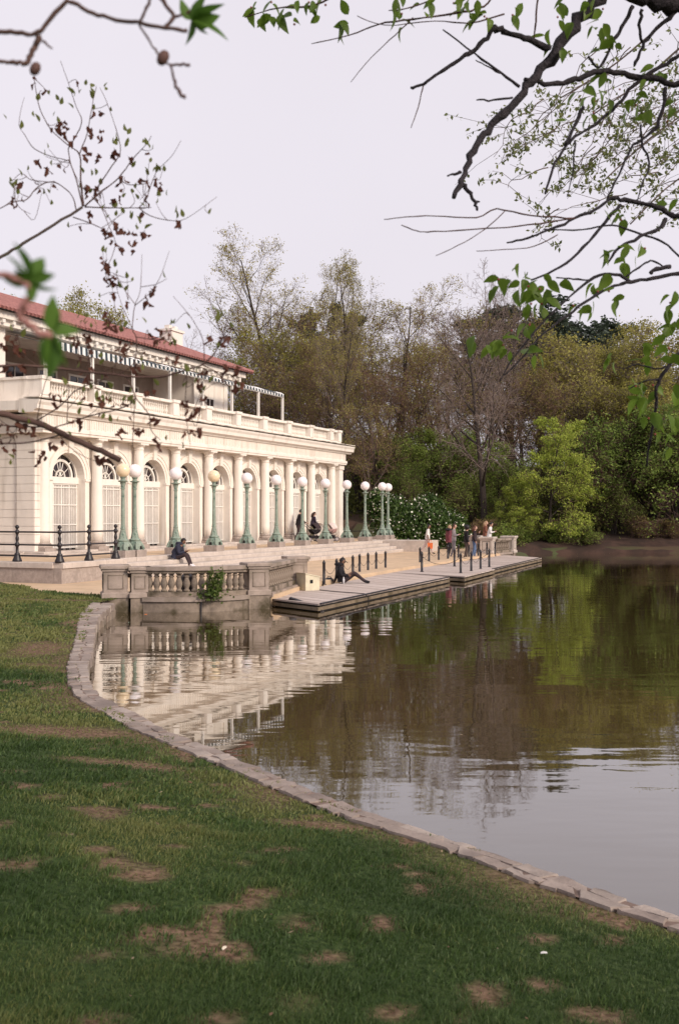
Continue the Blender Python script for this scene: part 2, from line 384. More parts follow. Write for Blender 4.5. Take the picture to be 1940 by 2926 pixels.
def lawn_mat():
    m = bpy.data.materials.new('turf_and_soil'); m.use_nodes = True; t = m.node_tree; N = t.nodes; L = t.links; b = N['Principled BSDF']
    b.inputs['Roughness'].default_value = .95; b.inputs['Specular IOR Level'].default_value = .1
    a = N.new('ShaderNodeAttribute'); a.attribute_name = 'soil'; tc = N.new('ShaderNodeTexCoord')
    n = N.new('ShaderNodeTexNoise'); n.inputs['Scale'].default_value = 24; n.inputs['Detail'].default_value = 6; L.new(tc.outputs['Object'], n.inputs['Vector'])
    g = N.new('ShaderNodeValToRGB'); g.color_ramp.elements[0].position = .35; g.color_ramp.elements[0].color = (.020, .038, .010, 1); g.color_ramp.elements[1].position = .68; g.color_ramp.elements[1].color = (.055, .082, .026, 1)
    s = N.new('ShaderNodeValToRGB'); s.color_ramp.elements[0].position = .32; s.color_ramp.elements[0].color = (.075, .040, .026, 1); s.color_ramp.elements[1].position = .70; s.color_ramp.elements[1].color = (.26, .165, .115, 1)
    mx = N.new('ShaderNodeMix'); mx.data_type = 'RGBA'
    L.new(n.outputs['Fac'], g.inputs[0]); L.new(n.outputs['Fac'], s.inputs[0]); L.new(a.outputs['Fac'], mx.inputs[0]); L.new(g.outputs[0], mx.inputs[6]); L.new(s.outputs[0], mx.inputs[7])
    L.new(mx.outputs[2], b.inputs['Base Color'])
    bp = N.new('ShaderNodeBump'); bp.inputs['Strength'].default_value = .7; bp.inputs['Distance'].default_value = .02; L.new(n.outputs['Fac'], bp.inputs['Height']); L.new(bp.outputs[0], b.inputs['Normal'])
    return m
put('lawn', lme, lawn_mat())['kind'] = 'structure'

# ---- grass blades
def grass():
    rs = np.random.RandomState(3); V = []; F = []; A = []; nb = 0
    for y0, y1, dens, w, h in ((2.2, 4.6, 14000, .0016, .030), (4.6, 7.5, 6200, .0027, .032), (7.5, 12, 2500, .0055, .036), (12, 19, 1150, .009, .040), (19, 31, 600, .015, .046)):
        xl, xr = -.36 * y1 - .3, .36 * y1 + .3; n = int((xr - xl) * (y1 - y0) * dens)
        X = rs.uniform(xl, xr, n); Y = rs.uniform(y0, y1, n)
        k = (np.abs(X) < .35 * Y + .3) & lawn_ok(X, Y, .21) & ((dist_line(X, Y, SHORE) > .0) & (lawn_ok(X, Y, 0) | (fbm(X * 4, Y * 4, 2) > .50))); X = X[k]; Y = Y[k]
        s = soil_mask(X, Y); clump = fbm(X * 5, Y * 5, 2)
        k = rs.rand(len(X)) > s * .85 - .05 * (rs.rand(len(X))); k &= rs.rand(len(X)) < .45 + 1.1 * clump; X = X[k]; Y = Y[k]; s = s[k]; clump = clump[k]; n = len(X)
        Z = lawn_z(X, Y) - .004
        ang = rs.uniform(0, 2 * PI, n); tuft_ = np.clip((fbm(X * 3.1 + 9, Y * 3.1, 2) - .60) / .12, 0, 1); hh = h * rs.uniform(.45, 1.25, n) * (.5 + .9 * clump + .75 * tuft_) * (1 - .55 * s); ww = w * rs.uniform(.7, 1.3, n)
        lean = rs.uniform(.2, 1.1, n) * hh; la = rs.normal(0.6, 1.3, n)
        ax, ay = np.cos(ang) * ww, np.sin(ang) * ww; lx_, ly_ = np.cos(la) * lean, np.sin(la) * lean
        p0 = np.stack([X - ax, Y - ay, Z], 1); p1 = np.stack([X + ax, Y + ay, Z], 1)
        m0 = np.stack([X + .35 * lx_ - ax * .8, Y + .35 * ly_ - ay * .8, Z + hh * .62], 1); m1 = np.stack([X + .35 * lx_ + ax * .8, Y + .35 * ly_ + ay * .8, Z + hh * .62], 1)
        tp = np.stack([X + lx_, Y + ly_, Z + hh * .92], 1)
        V.append(np.stack([p0, p1, m0, m1, tp], 1).reshape(-1, 3)); b = nb + np.arange(n) * 5
        F.append(np.concatenate([np.stack([b, b + 1, b + 3], 1), np.stack([b, b + 3, b + 2], 1), np.stack([b + 2, b + 3, b + 4], 1)]))
        tone = np.clip(fbm(X * .55 + 60, Y * .55, 4) * 2.2 - .70 + rs.normal(0, .16, n) + .35 * s + np.clip((Y - 8) / 30, 0, .25), 0, .95)
        A.append(np.tile(tone, 3)); nb += n * 5
    o = put('grass', np_mesh('grass', np.concatenate(V), np.concatenate(F), False, np.concatenate(A)), leafmat('grass_blade', (.028, .058, .017), (.076, .124, .033), (.185, .195, .066), .3, .5))
    tag(o, 'short patchy green grass covering the lakeside lawn', 'grass', kind='stuff')
grass()

# ---- stone edging of the bank: two ragged rows of flat stones
M_edge = mat('edging_stone', (.285, .230, .200), .9, .14, 4, .45, 25, cover=((.17, .135, .118), 2.2, .48, .68))
M_edge2 = mat('edging_stone_pale', (.36, .30, .262), .9, .12, 5, .4, 30, cover=((.21, .17, .15), 2.0, .52, .70))
edging = empty('stone_edging', (0, 8, .3)); tag(edging, 'low irregular flagstone edging that curves along the lawn at the waterline', 'edging')
bpy.context.view_layer.update()
NS = 800; WL = smooth_line(np.column_stack([WEDGE, EZ]), NS); GL = smooth_line(np.column_stack([GEDGE, EZ]), NS)
def lat(i, f): i = int(min(max(i, 0), NS - 1)); a, b = GL[i], WL[i]; g = .16 * min(1, max(0, (i - 150) / 150)); return a + (b - a) * (g + f * (1 - g))
def stone(i0, i1, f0, f1, rs, top=0.0, thick=.16, m=None):
    c = []
    js = np.linspace(i0, i1, 5)
    for f in (f0, f1):
        row = [lat(j + rs.uniform(-2, 2), f + rs.uniform(-.09, .07)) for j in js]
        c += row if f == f0 else row[::-1]
    c = np.array(c); ce = c.mean(0); c[:, :2] = ce[:2] + (c[:, :2] - ce[:2]) * rs.uniform(.975, .998)
    dz = top + rs.uniform(-.005, .005); tilt = rs.uniform(-.01, .01, 2); n = len(c)
    zz = c[:, 2] + dz + (c[:, :2] - ce[:2]) @ tilt
    inn = ce[:2] + (c[:, :2] - ce[:2]) * .95
    v = [(x, y, z - thick) for (x, y, _), z in zip(c, zz)] + [(x, y, z - .014) for (x, y, _), z in zip(c, zz)] + [(x, y, z + rs.uniform(-.004, .006)) for (x, y), z in zip(inn, zz)]
    f = [tuple(range(2 * n, 3 * n))]
    for k in (0, n):
        for i in range(n): j = (i + 1) % n; f.append((k + i, k + j, k + n + j, k + n + i))
    put('stone', MB().add(v, f), m or (M_edge if rs.rand() < .6 else M_edge2), edging, mat=edging.matrix_world.inverted())
rs = np.random.RandomState(5)
cum = np.concatenate([[0], np.cumsum(np.linalg.norm(np.diff(WL[:, :2], axis=0), axis=1))])
at_len = lambda s: np.searchsorted(cum, s)
s = 0.0
while s < cum[-1] - .3:                                # inner and outer rows with staggered joints
    l = rs.uniform(.20, .52); i0, i1 = at_len(s), at_len(min(s + l, cum[-1]))
    if rs.rand() < .12: stone(i0, i1, .0, .97, rs)
    else:
        k = rs.uniform(.38, .60); mid = at_len(s + l * rs.uniform(.3, .7))
        stone(i0, i1, k + .02, 1.0, rs, -.008)
        if rs.rand() < .5 and mid - i0 > 4 and i1 - mid > 4: stone(i0, mid, 0, k - .02, rs); stone(mid, i1, .0, k - .02, rs)
        else: stone(i0, i1, 0, k - .02, rs)
    s += l + .012
s = 0.0                                                # wall face below the coping
while s < cum[-1] - .3:
    l = rs.uniform(.35, .6); i0, i1 = at_len(s), at_len(min(s + l, cum[-1]))
    stone(i0, i1, .70, .96, rs, -.17, .22, M_quay); s += l + .01
bed = MB()
for a in range(0, NS - 8, 8):
    p, q, r_, t_ = lat(a, .02), lat(a, .93), lat(a + 8, .93), lat(a + 8, .02)
    bed.add([(p[0], p[1], p[2] - .010), (q[0], q[1], q[2] - .014), (r_[0], r_[1], r_[2] - .014), (t_[0], t_[1], t_[2] - .010), (q[0], q[1], -.5), (r_[0], r_[1], -.5)], [(0, 1, 2, 3), (1, 4, 5, 2)])
put('mortar_bed', bed, mat('mortar', (.20, .14, .115), .95, .2, 6, .4, 40), edging, mat=edging.matrix_world.inverted())

# ================================================================== plaza, terrace, steps
pz = MB().prism(PLAZA_POLY, PLAZA - .5, PLAZA)
put('plaza_paving', pz, M_sand)['kind'] = 'structure'

terrace = empty('terrace', mat=SITE.copy()); tag(terrace, 'raised sandy terrace with long stone steps before the boathouse', 'terrace', kind='structure')
X0, X1 = -6.4, 26.0
put('fill', MB().box(X0 + .25, X1, -3.62, 2.0, .0, TERR - .012).box(X0 + .25, -2.9, -4.4, -3.62, 0, TERR - .012).box(X1, 40, -2.6, 3.0, 0, TERR - .012).box(X0 + .25, -1.5, 2.0, 9, 0, TERR - .012), M_sand, terrace)
rs = np.random.RandomState(9)
def course(x0, x1, y0, y1, z0, z1, lo, hi, m=M_steps, name='step_block', bev=.018):
    x = x0
    while x < x1 - .05:
        l = min(rs.uniform(lo, hi), x1 - x)
        if x1 - x - l < .5: l = x1 - x
        put(name, MB().box(x + .006, x + l - .006, y0 + rs.uniform(-.006, .006), y1, z0, z1 + rs.uniform(-.004, .004), bev=bev), m, terrace); x += l
rise = (TERR - PLAZA) / 4; tread = .43; YN = -4.00
course(-2.8, 24.6, YN, -3.45, TERR - rise, TERR, 1.6, 3.4)
for k in range(1, 4): course(-2.8, 24.6 - .0 * k, YN - tread * k, YN - tread * (k - 1) - .008, TERR - rise * (k + 1) - (.1 if k == 3 else 0), TERR - rise * k, 1.8, 3.6)
put('step_core', MB().box(-2.7, 24.5, YN + .05, -3.4, .1, TERR - rise - .02).box(-2.7, 24.5, YN - tread + .05, YN + .04, .1, TERR - 2 * rise - .02), M_stone, terrace)
# end block of the flight
for (x0, x1, y0, y1, z1) in ((24.62, 26.3, -6.9, -4.0, TERR + .015), (24.62, 26.9, -3.99, -2.7, TERR + .03), (26.91, 29.2, -3.6, -2.4, TERR + .16)):
    put('end_block', MB().box(x0, x1, y0, y1, .2, z1, bev=.02), M_steps, terrace)
# retaining wall of the left end, coping slabs proud of it
def wallrun(x0, x1, y0, y1, along):
    p = x0 if along == 'x' else y0; e = x1 if along == 'x' else y1
    while p < e - .05:
        l = min(rs.uniform(1.3, 2.4), e - p)
        if e - p - l < .4: l = e - p
        a, b = p + .005, p + l - .005
        if along == 'x':
            put('wall_block', MB().box(a, b, y0, y1, .05, TERR - .16), M_stone, terrace); put('coping_slab', MB().box(a, b, y0 - .06, y1 + .12, TERR - .155, TERR + .03, bev=.02), M_steps, terrace)
        else:
            put('wall_block', MB().box(x0, x1, a, b, .05, TERR - .16), M_stone, terrace); put('coping_slab', MB().box(x0 - .06, x1 + .12, a, b, TERR - .155, TERR + .03, bev=.02), M_steps, terrace)
        p += l
wallrun(X0, -2.82, -4.65, -4.35, 'x'); wallrun(X0, X0 + .3, -4.34, 6.0, 'y')

# ================================================================== dock
dock = empty('dock', (0, 30, DOCK)); tag(dock, 'long low wooden dock of pale weathered planks at the plaza edge', 'dock')
bpy.context.view_layer.update(); DI = dock.matrix_world.inverted()
M_decks = [M_deck, mat('weathered_planks_dark', (.44, .36, .32), .88, .15, 3, .2, 40, stretch=(1, 12, 1)), mat('weathered_planks_pale', (.57, .485, .44), .85, .12, 3, .2, 40, stretch=(1, 12, 1))]
M_fascia = mat('wet_timber', (.23, .175, .12), .7, .2, 4, .2, 30, cover=((.10, .075, .04), 2, .5, .68))
def dock_section(front, inner, width=.19, face=True):
    Fr = np.array(front); In = np.array(inner); L = np.linalg.norm(np.diff(Fr, axis=0), axis=1).sum(); n = int(L / width)
    fl = smooth_line(Fr, n + 1); il = smooth_line(In, n + 1)
    for i in range(n):
        g = .03
        a0 = fl[i] * (1 - g) + fl[i + 1] * g; a1 = fl[i] * g + fl[i + 1] * (1 - g); b0 = il[i] * (1 - g) + il[i + 1] * g; b1 = il[i] * g + il[i + 1] * (1 - g)
        z = DOCK + rs.uniform(-.004, .004)
        put('plank', MB().add([(*a0, z - .045), (*a1, z - .045), (*b1, z - .045), (*b0, z - .045), (*a0, z), (*a1, z), (*b1, z), (*b0, z)],
            [(3, 2, 1, 0), (4, 5, 6, 7), (0, 1, 5, 4), (1, 2, 6, 5), (2, 3, 7, 6), (3, 0, 4, 7)]), M_decks[rs.choice(3, p=(.55, .2, .25))], dock, mat=DI)
    def strip(ins0, ins1, z0, z1, m, nm):
        poly = [Fr[0], Fr[-1], In[-1], In[0]]; c = sum(poly) / 4; q = []
        for p in poly: d = (c - p); q.append(p + d / np.linalg.norm(d) * ins0)
        put(nm, MB().prism([tuple(p) for p in q], z0, z1), m, dock, mat=DI)
    strip(.16, 0, .19, DOCK - .05, M_dark, 'float_frame'); strip(-.015, 0, .095, .185, M_fascia, 'edge_beam'); strip(.12, 0, -.3, .094, M_dark, 'float')
dock_section([(-.56, 27.7), (4.12, 39.35)], [(-2.15, 29.75), (-1.35, 33.2), (2.65, 44.0)][0:1] + [(2.10, 42.4)])
dock_section([(4.72, 39.75), (6.62, 44.9)], [(2.12, 42.45), (3.6, 46.3)])
dock_section([(6.50, 44.95), (10.84, 56.4)], [(3.62, 46.35), (9.2, 60.4)])
put('rubber_edge', MB().tube([(-.5, 27.72, DOCK + .012), (4.1, 39.3, DOCK + .012)], .022, 6).tube([(6.52, 44.9, DOCK + .012), (10.8, 56.3, DOCK + .012)], .022, 6), M_black, dock, mat=DI)
ramp = MB().tube([(-1.35, 29.0, .30), (-.75, 28.35, .16), (-.45, 27.85, .02)], [.07, .075, .08], 8)
tag(put('fender_pipe', ramp, M_black), 'black pipe slanting into the water at the dock\'s near corner', 'pipe')
# ================================================================== boathouse
house = empty('boathouse', mat=SITE @ Matrix.Translation((0, 0, TERR)))
tag(house, 'long cream two-storey boathouse with arched doors, columns and red tiled roof', 'building')
HZ = Matrix.Translation((0, 0, -TERR))                 # parts are written with absolute heights
def hp(name, mb, m, parent=None, smooth=False, kind=None, mt=None):
    me = mb.mesh(name, smooth) if isinstance(mb, MB) else mb
    if parent is None: o = put(name, me, m, house, mat=HZ if mt is None else HZ @ mt)
    else: o = put(name, me, m, parent, mat=mt)
    if kind: o['kind'] = kind
    return o
BX0, BX1 = -2.0, 26.95                                 # facade ends
SILL, ARCH, RAD, ENT = 1.22, 4.05, 1.02, 5.70
XB = [3.0 * i for i in range(9)]
# ---- front wall with arched openings
w = MB(); yf = 0.0; yb = .55
def quad(a, b, c, d, m=w): m.add([a, b, c, d], [(0, 1, 2, 3)])
def wallrect(x0, x1, z0, z1): quad((x0, yf, z0), (x1, yf, z0), (x1, yf, z1), (x0, yf, z1))
xs = [BX0] + [x for c in XB for x in (c - RAD, c + RAD)] + [BX1]
for i in range(0, len(xs), 2): wallrect(xs[i], xs[i + 1], SILL, ENT)
for c in XB:
    n = 20; pts = [(c + RAD * math.cos(PI * k / n), ARCH + RAD * math.sin(PI * k / n)) for k in range(n + 1)]
    for (xa, za), (xb, zb) in zip(pts[:-1], pts[1:]):
        quad((xa, yf, za), (xa, yf, ENT), (xb, yf, ENT), (xb, yf, zb)); quad((xa, yf, za), (xb, yf, zb), (xb, yb, zb), (xa, yb, za))
    for sx in (-1, 1): quad((c + sx * RAD, yf, SILL), (c + sx * RAD, yf, ARCH), (c + sx * RAD, yb, ARCH), (c + sx * RAD, yb, SILL))
    quad((c - RAD, yf, SILL), (c + RAD, yf, SILL), (c + RAD, yb, SILL), (c - RAD, yb, SILL))
w.add([(BX1, yf, SILL), (BX1, 14, SILL), (BX1, 14, ENT), (BX1, yf, ENT)], [(0, 1, 2, 3)])
hp('wall', w, M_cream)
hp('inner_wall', MB().box(BX0 + .1, BX1 - .1, .9, 14, SILL, 6.9), M_panel)
# left end wall in raised courses with fine joints
endw = hp('end_wall', MB().box(BX0 - .02, BX0 + .3, .0, .80, SILL, ENT).box(BX0 + .06, BX0 + .6, .80, 14, SILL, ENT), M_cream)
nc = 14; hgt = (ENT - SILL) / nc
for k in range(nc):
    z0 = SILL + k * hgt
    hp('wall_course', MB().box(BX0 - .045, BX0 - .015, .0, .805, z0 + .010, z0 + hgt - .010, bev=.006), M_cream, endw)
    for q, (a, b) in enumerate(((.83, 2.9), (2.91, 6.2), (6.21, 9.5))):
        hp('wall_course', MB().box(BX0 + .025, BX0 + .065, a, b, z0 + .010, z0 + hgt - .010, bev=.006), M_cream, endw)
for k in range(nc):                                    # same courses on the plain front strips beside the first and last arch
    z0 = SILL + k * hgt
    hp('wall_course', MB().box(BX0 - .04, BX0 + .32, -.035, .02, z0 + .008, z0 + hgt - .008, bev=.006), M_cream)
hp('plinth_step', MB().box(BX0 - .35, BX1 + .3, -.95, .3, TERR - .2, TERR + .09, bev=.02), M_steps)
hp('plinth_step', MB().box(BX0 - .22, BX1 + .2, -.62, .3, TERR + .092, SILL, bev=.02), M_steps)
hp('plinth_step', MB().box(BX0 - .5, BX0 + .5, .31, 12, TERR - .2, TERR + .12, bev=.02), M_steps)
hp('plinth_step', MB().box(BX0 - .3, BX0 + .5, .31, 12, TERR + .122, SILL, bev=.02), M_steps)
# ---- arch surrounds, doors, fanlights: one bay, then copies
def ring(r0, r1, y0, y1, zc, a0=0, a1=PI, n=20, m=None):
    m = m or MB()
    for k in range(n):
        q = [a0 + (a1 - a0) * (k + e) / n for e in (0, 1)]
        v = []
        for a in q:
            for r in (r0, r1):
                for y in (y0, y1): v.append((r * math.cos(a), y, zc + r * math.sin(a)))
        m.add(v, [(0, 2, 6, 4), (1, 5, 7, 3), (0, 4, 5, 1), (2, 3, 7, 6)])
    return m
sur = ring(RAD - .002, RAD + .11, -.05, .02, ARCH); ring(RAD + .11, RAD + .26, -.09, .02, ARCH, m=sur); ring(RAD + .26, RAD + .31, -.12, .02, ARCH, m=sur)
for sx in (-1, 1):
    x0, x1 = sorted((sx * (RAD - .002), sx * (RAD + .26)))
    sur.box(x0, x1, -.07, .02, SILL + .001, ARCH - .10); sur.box(x0 - .03, x1 + .03, -.12, .02, ARCH - .10, ARCH - .005)
me_sur = sur.mesh('arch_surround')
key = MB().add([(-.11, -.16, ARCH + RAD - .03), (.11, -.16, ARCH + RAD - .03), (.17, -.20, ENT - .03), (-.17, -.20, ENT - .03), (-.11, .02, ARCH + RAD - .03), (.11, .02, ARCH + RAD - .03), (.17, .02, ENT - .03), (-.17, .02, ENT - .03)],
    [(0, 1, 2, 3), (4, 7, 6, 5), (0, 4, 5, 1), (1, 5, 6, 2), (2, 6, 7, 3), (3, 7, 4, 0)]).box(-.15, .15, -.24, .02, ENT - .16, ENT - .06)
me_key = key.mesh('keystone')
YD = .36
gl = MB(); n = 18
gl.add([(0, YD + .06, ARCH)] + [(RAD * math.cos(PI * k / n), YD + .06, ARCH + RAD * math.sin(PI * k / n)) for k in range(n + 1)], [(0, k, k + 1) for k in range(1, n + 1)])
me_gl = gl.mesh('pane')
fr = ring(.62, .72, YD - .05, YD + .05, ARCH + .05); ring(RAD - .06, RAD, YD - .03, YD + .05, ARCH, m=fr); ring(.26, .30, YD - .01, YD + .05, ARCH + .05, m=fr)
for a in (36, 72, 90, 108, 144):
    ca, sa = math.cos(R(a)), math.sin(R(a)); r1 = .62 if a != 90 else RAD - .05
    fr.tube([(.05 * ca, YD + .02, ARCH + .05 + .05 * sa), (r1 * ca, YD + .02, ARCH + .05 + r1 * sa)], .017, 4)
for a in (45, 135): ca, sa = math.cos(R(a)), math.sin(R(a)); fr.tube([(.7 * ca, YD + .02, ARCH + .05 + .7 * sa), (RAD * .97 * ca, YD + .02, ARCH + RAD * .97 * sa)], .03, 4)
fr.box(-RAD, RAD, YD - .10, YD + .05, ARCH - .20, ARCH + .06); me_fr = fr.mesh('fanlight_frame')
me_dp = MB().box(-RAD + .01, RAD - .01, YD + .02, YD + .08, SILL + .02, ARCH - .2).mesh('door_panel')
gate = MB()
for k in range(25):
    x = -RAD + .04 + (2 * RAD - .08) * k / 24; wd_ = .030 if k % 6 == 0 else (.018 if k % 2 == 0 else .010)
    gate.box(x - wd_, x + wd_, YD - .045 if k % 6 == 0 else YD - .03, YD + .0, SILL + .07, ARCH - .22)
me_gate = gate.mesh('gate_bars')
rl = MB()
for z in (SILL + .09, SILL + 1.0, SILL + 1.78, ARCH - .36, ARCH - .23): rl.box(-RAD + .02, RAD - .02, YD - .06, YD - .046, z - .02, z + .025)
me_rl = rl.mesh('gate_rail')
me_foot = MB()
for k in range(5): me_foot.box(-.82 + .38 * k, -.68 + .38 * k, YD - .07, YD - .01, SILL + .001, SILL + .06)
me_foot = me_foot.mesh('gate_foot')
for i, c in enumerate(XB):
    T = Matrix.Translation((c, 0, 0))
    sr = hp('arch_surround', me_sur, M_cream, mt=T); hp('keystone', me_key, M_cream, sr)
    fl = hp('fanlight', me_fr, M_white, mt=T); hp('pane', me_gl, M_glass, fl)
    d = hp('door', me_dp, M_panel, mt=T); hp('gate_bars', me_gate, M_white, d, kind='stuff'); hp('gate_rail', me_rl, M_white, d); hp('gate_foot', me_foot, M_dark, d)
# ---- columns
r0 = .235
shaft = [(r0 * (1 - .14 * t ** 2), SILL + .32 + t * (ENT - .30 - SILL - .32)) for t in [k / 8 for k in range(9)]]
me_sh = MB().lathe(shaft, 18).mesh('shaft', True)
me_base = MB().box(-.34, .34, -.34, .34, SILL - .16, SILL + .12).lathe([(.33, SILL + .12), (.345, SILL + .17), (.33, SILL + .22), (.28, SILL + .24), (.30, SILL + .28), (.27, SILL + .32)], 18).mesh('column_base')
me_cap = MB().lathe([(.203, ENT - .30), (.225, ENT - .29), (.225, ENT - .26), (.205, ENT - .25), (.21, ENT - .18), (.29, ENT - .11), (.295, ENT - .09)], 18).box(-.305, .305, -.305, .305, ENT - .088, ENT - .006).mesh('capital')
YC = -.30
for x in [3 * i + 1.5 for i in range(9)] + [-1.5]:
    T = Matrix.Translation((x, YC if x > -1 else -.02, 0))
    c = hp('column', me_sh, M_cream, mt=T); hp('column_base', me_base, M_stone if x > -1 else M_cream, c); hp('capital', me_cap, M_cream, c)
# corner pilaster
hp('corner_pilaster', MB().box(26.40, 27.0, -.42, -.003, SILL, ENT - .3).box(26.34, 27.06, -.48, -.003, ENT - .3, ENT - .006).box(26.34, 27.06, -.48, -.003, SILL - .1, SILL + .3), M_cream)
# ---- entablature
hp('architrave', MB().box(BX0 - .30, 27.1, -.62, 14, ENT, ENT + .10).box(BX0 - .32, 27.13, -.66, 14, ENT + .10, ENT + .24), M_cream)
hp('frieze', MB().box(BX0 - .26, 27.05, -.58, 14, ENT + .24, ENT + .70), M_cream)
tr = MB(); x = BX0 - .2
while x < 27: tr.box(x, x + .055, -.605, -.575, ENT + .30 + .05 * ((int(x * 10) % 3) == 0), ENT + .66); x += .155
hp('frieze_relief', tr, M_cream, kind='stuff')
prof = [(0, ENT + .70), (-.66, ENT + .70), (-.70, ENT + .78), (-.84, ENT + .83), (-.86, ENT + .98), (-.92, ENT + 1.08), (-.94, ENT + 1.16), (0, ENT + 1.22)]
hp('cornice', MB().sweep(prof, BX0 - .9, 27.75), M_cream)
hp('cornice_end', MB().box(BX0 - .88, BX0 + .3, .01, 14, ENT + .80, ENT + 1.15), M_cream)
hp('cornice_top', MB().box(BX0 - .93, 27.78, -.955, -.25, ENT + 1.222, ENT + 1.262), M_creamtop)
# ---- roof-terrace parapet: pedestals and baluster panels
PZ0, PZ1 = ENT + 1.22, 7.86
hp('parapet_base', MB().box(BX0 - .05, 27.0, -.30, .28, PZ0, PZ0 + .24).box(BX0 - .05, BX0 + .5, .285, 14, PZ0, PZ0 + .24), M_cream)
me_bal = MB().lathe([(.06, PZ0 + .24), (.06, PZ0 + .29), (.035, PZ0 + .31), (.065, PZ0 + .42), (.035, PZ0 + .60), (.055, PZ0 + .66), (.055, PZ1 - .14)], 6).mesh('baluster')
px_ = [BX0 + .25] + [3 * i + 1.5 for i in range(9)] + [26.75]
for x in px_: hp('parapet_pedestal', MB().box(x - .24, x + .24, -.33, .31, PZ0 + .24, PZ1 - .12).box(x - .29, x + .29, -.38, .36, PZ1 - .12, PZ1 + .01), M_cream)
for a, b in zip(px_[:-1], px_[1:]):
    a += .29; b -= .29
    if b - a < .2: continue
    hp('parapet_rail', MB().box(a, b, -.26, .22, PZ1 - .14, PZ1 - .02), M_cream)
    m = MB(); n = max(2, int((b - a) / .165))
    for k in range(n): m.lathe([(.06, PZ0 + .24), (.06, PZ0 + .29), (.033, PZ0 + .31), (.066, PZ0 + .42), (.033, PZ0 + .60), (.055, PZ0 + .66), (.055, PZ1 - .14)], 6, c=(a + (b - a) * (k + .5) / n, -.02))
    hp('balusters', m, M_cream, kind='stuff')
    hp('balusters_back', MB().box(a, b, .10, .13, PZ0 + .24, PZ1 - .14), M_cream)
hp('end_parapet', MB().box(BX0, BX0 + .45, .32, 14, PZ0 + .24, PZ1 - .10).box(BX0 - .06, BX0 + .5, .32, 14, PZ1 - .10, PZ1), M_cream)
hp('terrace_floor', MB().box(BX0 + .3, 26.9, .3, 14, 6.85, 7.0), M_stone)
# ---- upper storey
UT = 10.25
uw = hp('porch_wall', MB().box(.2, 15.6, 6.19, 6.3, 7.0, UT), mat('porch_wall_shaded', (.34, .275, .235), .8, .1, 2)); hp('upper_wall', MB().box(-16, 19.2, 6.31, 13, 7.0, UT).box(-16, .2, 3.4, 6.2, 7.0, UT).box(15.6, 19.2, 3.6, 6.2, 7.0, UT), M_cream)  # porch wall coloured darker than the cream walls: its shade is in the colour
for (a, b, y) in ((18.85, 19.26, 3.53), (15.55, 15.9, 3.53), (-.25, .27, 3.33)): hp('wall_pilaster', MB().box(a, b, y, y + .068, 7.0, UT), M_cream)
for (x0, x1, z0, z1, y) in [(16.9, 17.7, 8.05, 9.05, 3.6), (-3.6, -2.7, 7.9, 9.6, 3.4), (-6.0, -5.1, 7.9, 9.6, 3.4)] + [(1.3 + 2.3 * k, 2.5 + 2.3 * k, 7.15, 9.4, 6.19) for k in range(6)]:
    f = hp('window', MB().box(x0 - .1, x1 + .1, y - .06, y - .002, z0 - .1, z0).box(x0 - .1, x1 + .1, y - .06, y - .002, z1, z1 + .1).box(x0 - .1, x0, y - .06, y - .002, z0, z1).box(x1, x1 + .1, y - .06, y - .002, z0, z1)
        .box((x0 + x1) / 2 - .025, (x0 + x1) / 2 + .025, y - .045, y - .015, z0, z1).box(x0, x1, y - .045, y - .016, (z0 + z1) / 2 - .025, (z0 + z1) / 2 + .025), M_white)
    hp('pane', MB().box(x0, x1, y - .014, y - .003, z0, z1), M_glass, f)
hp('eave', MB().box(-17, 20.0, 2.75, 14, 10.50, 10.80).box(-16.8, 19.8, 2.95, 14, 10.25, 10.50), M_cream)
bk = MB(); x = -16.6
while x < 19.9: bk.box(x, x + .16, 2.80, 3.40, 10.34, 10.495); x += .62
hp('eave_brackets', bk, M_white, kind='stuff')
# hip roof with half-round tile ribs
ex0, ex1, ey0, ey1, ez, rz_, hw = -17.4, 20.35, 2.45, 11.45, 10.82, 12.62, 4.5
rp_ = [(ex0, ey0, ez), (ex1, ey0, ez), (ex1, ey1, ez), (ex0, ey1, ez), (ex0 + hw, ey0 + hw, rz_), (ex1 - hw, ey0 + hw, rz_)]
roof = hp('roof', MB().add(rp_, [(0, 1, 5, 4), (1, 2, 5), (2, 3, 4, 5), (3, 0, 4), (0, 3, 2, 1)]), M_tile)
tl = MB(); sl = (rz_ - ez) / hw; x = ex0 + .15
while x < ex1 - .05:
    e = min(hw, x - ex0, ex1 - x)
    if e > .1:
        m_ = 12; v = []
        pts = [(x, ey0 - .03 + e * t / m_, ez + sl * (e * t / m_) + .02 + (.02 if t % 2 else 0)) for t in range(m_ + 1)]
        tl.tube(pts, .075, 5, cap=True)
    x += .245
y = ey0 + .15
while y < ey1 - .05:
    e = min(hw, y - ey0, ey1 - y)
    if e > .1: tl.tube([(ex1 + .03, y, ez + .02), (ex1 - e, y, ez + sl * e + .02)], .075, 5)
    y += .245
tl.tube([(ex0 + hw, ey0 + hw, rz_ + .03), (ex1 - hw, ey0 + hw, rz_ + .03), (ex1, ey0, ez + .05)], .11, 6).tube([(ex1 - hw, ey0 + hw, rz_ + .03), (ex1, ey1, ez + .05)], .11, 6)
hp('roof_tiles', tl, M_tile, roof, kind='stuff')
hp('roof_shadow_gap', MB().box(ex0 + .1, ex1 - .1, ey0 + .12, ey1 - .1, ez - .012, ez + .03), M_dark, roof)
hp('chimney', MB().box(16.7, 17.9, 5.7, 6.5, 11.0, 12.95).box(16.62, 17.98, 5.62, 6.58, 12.95, 13.08).box(16.85, 17.15, 5.95, 6.25, 13.08, 13.32).box(17.45, 17.75, 5.95, 6.25, 13.08, 13.32), M_cream, roof)
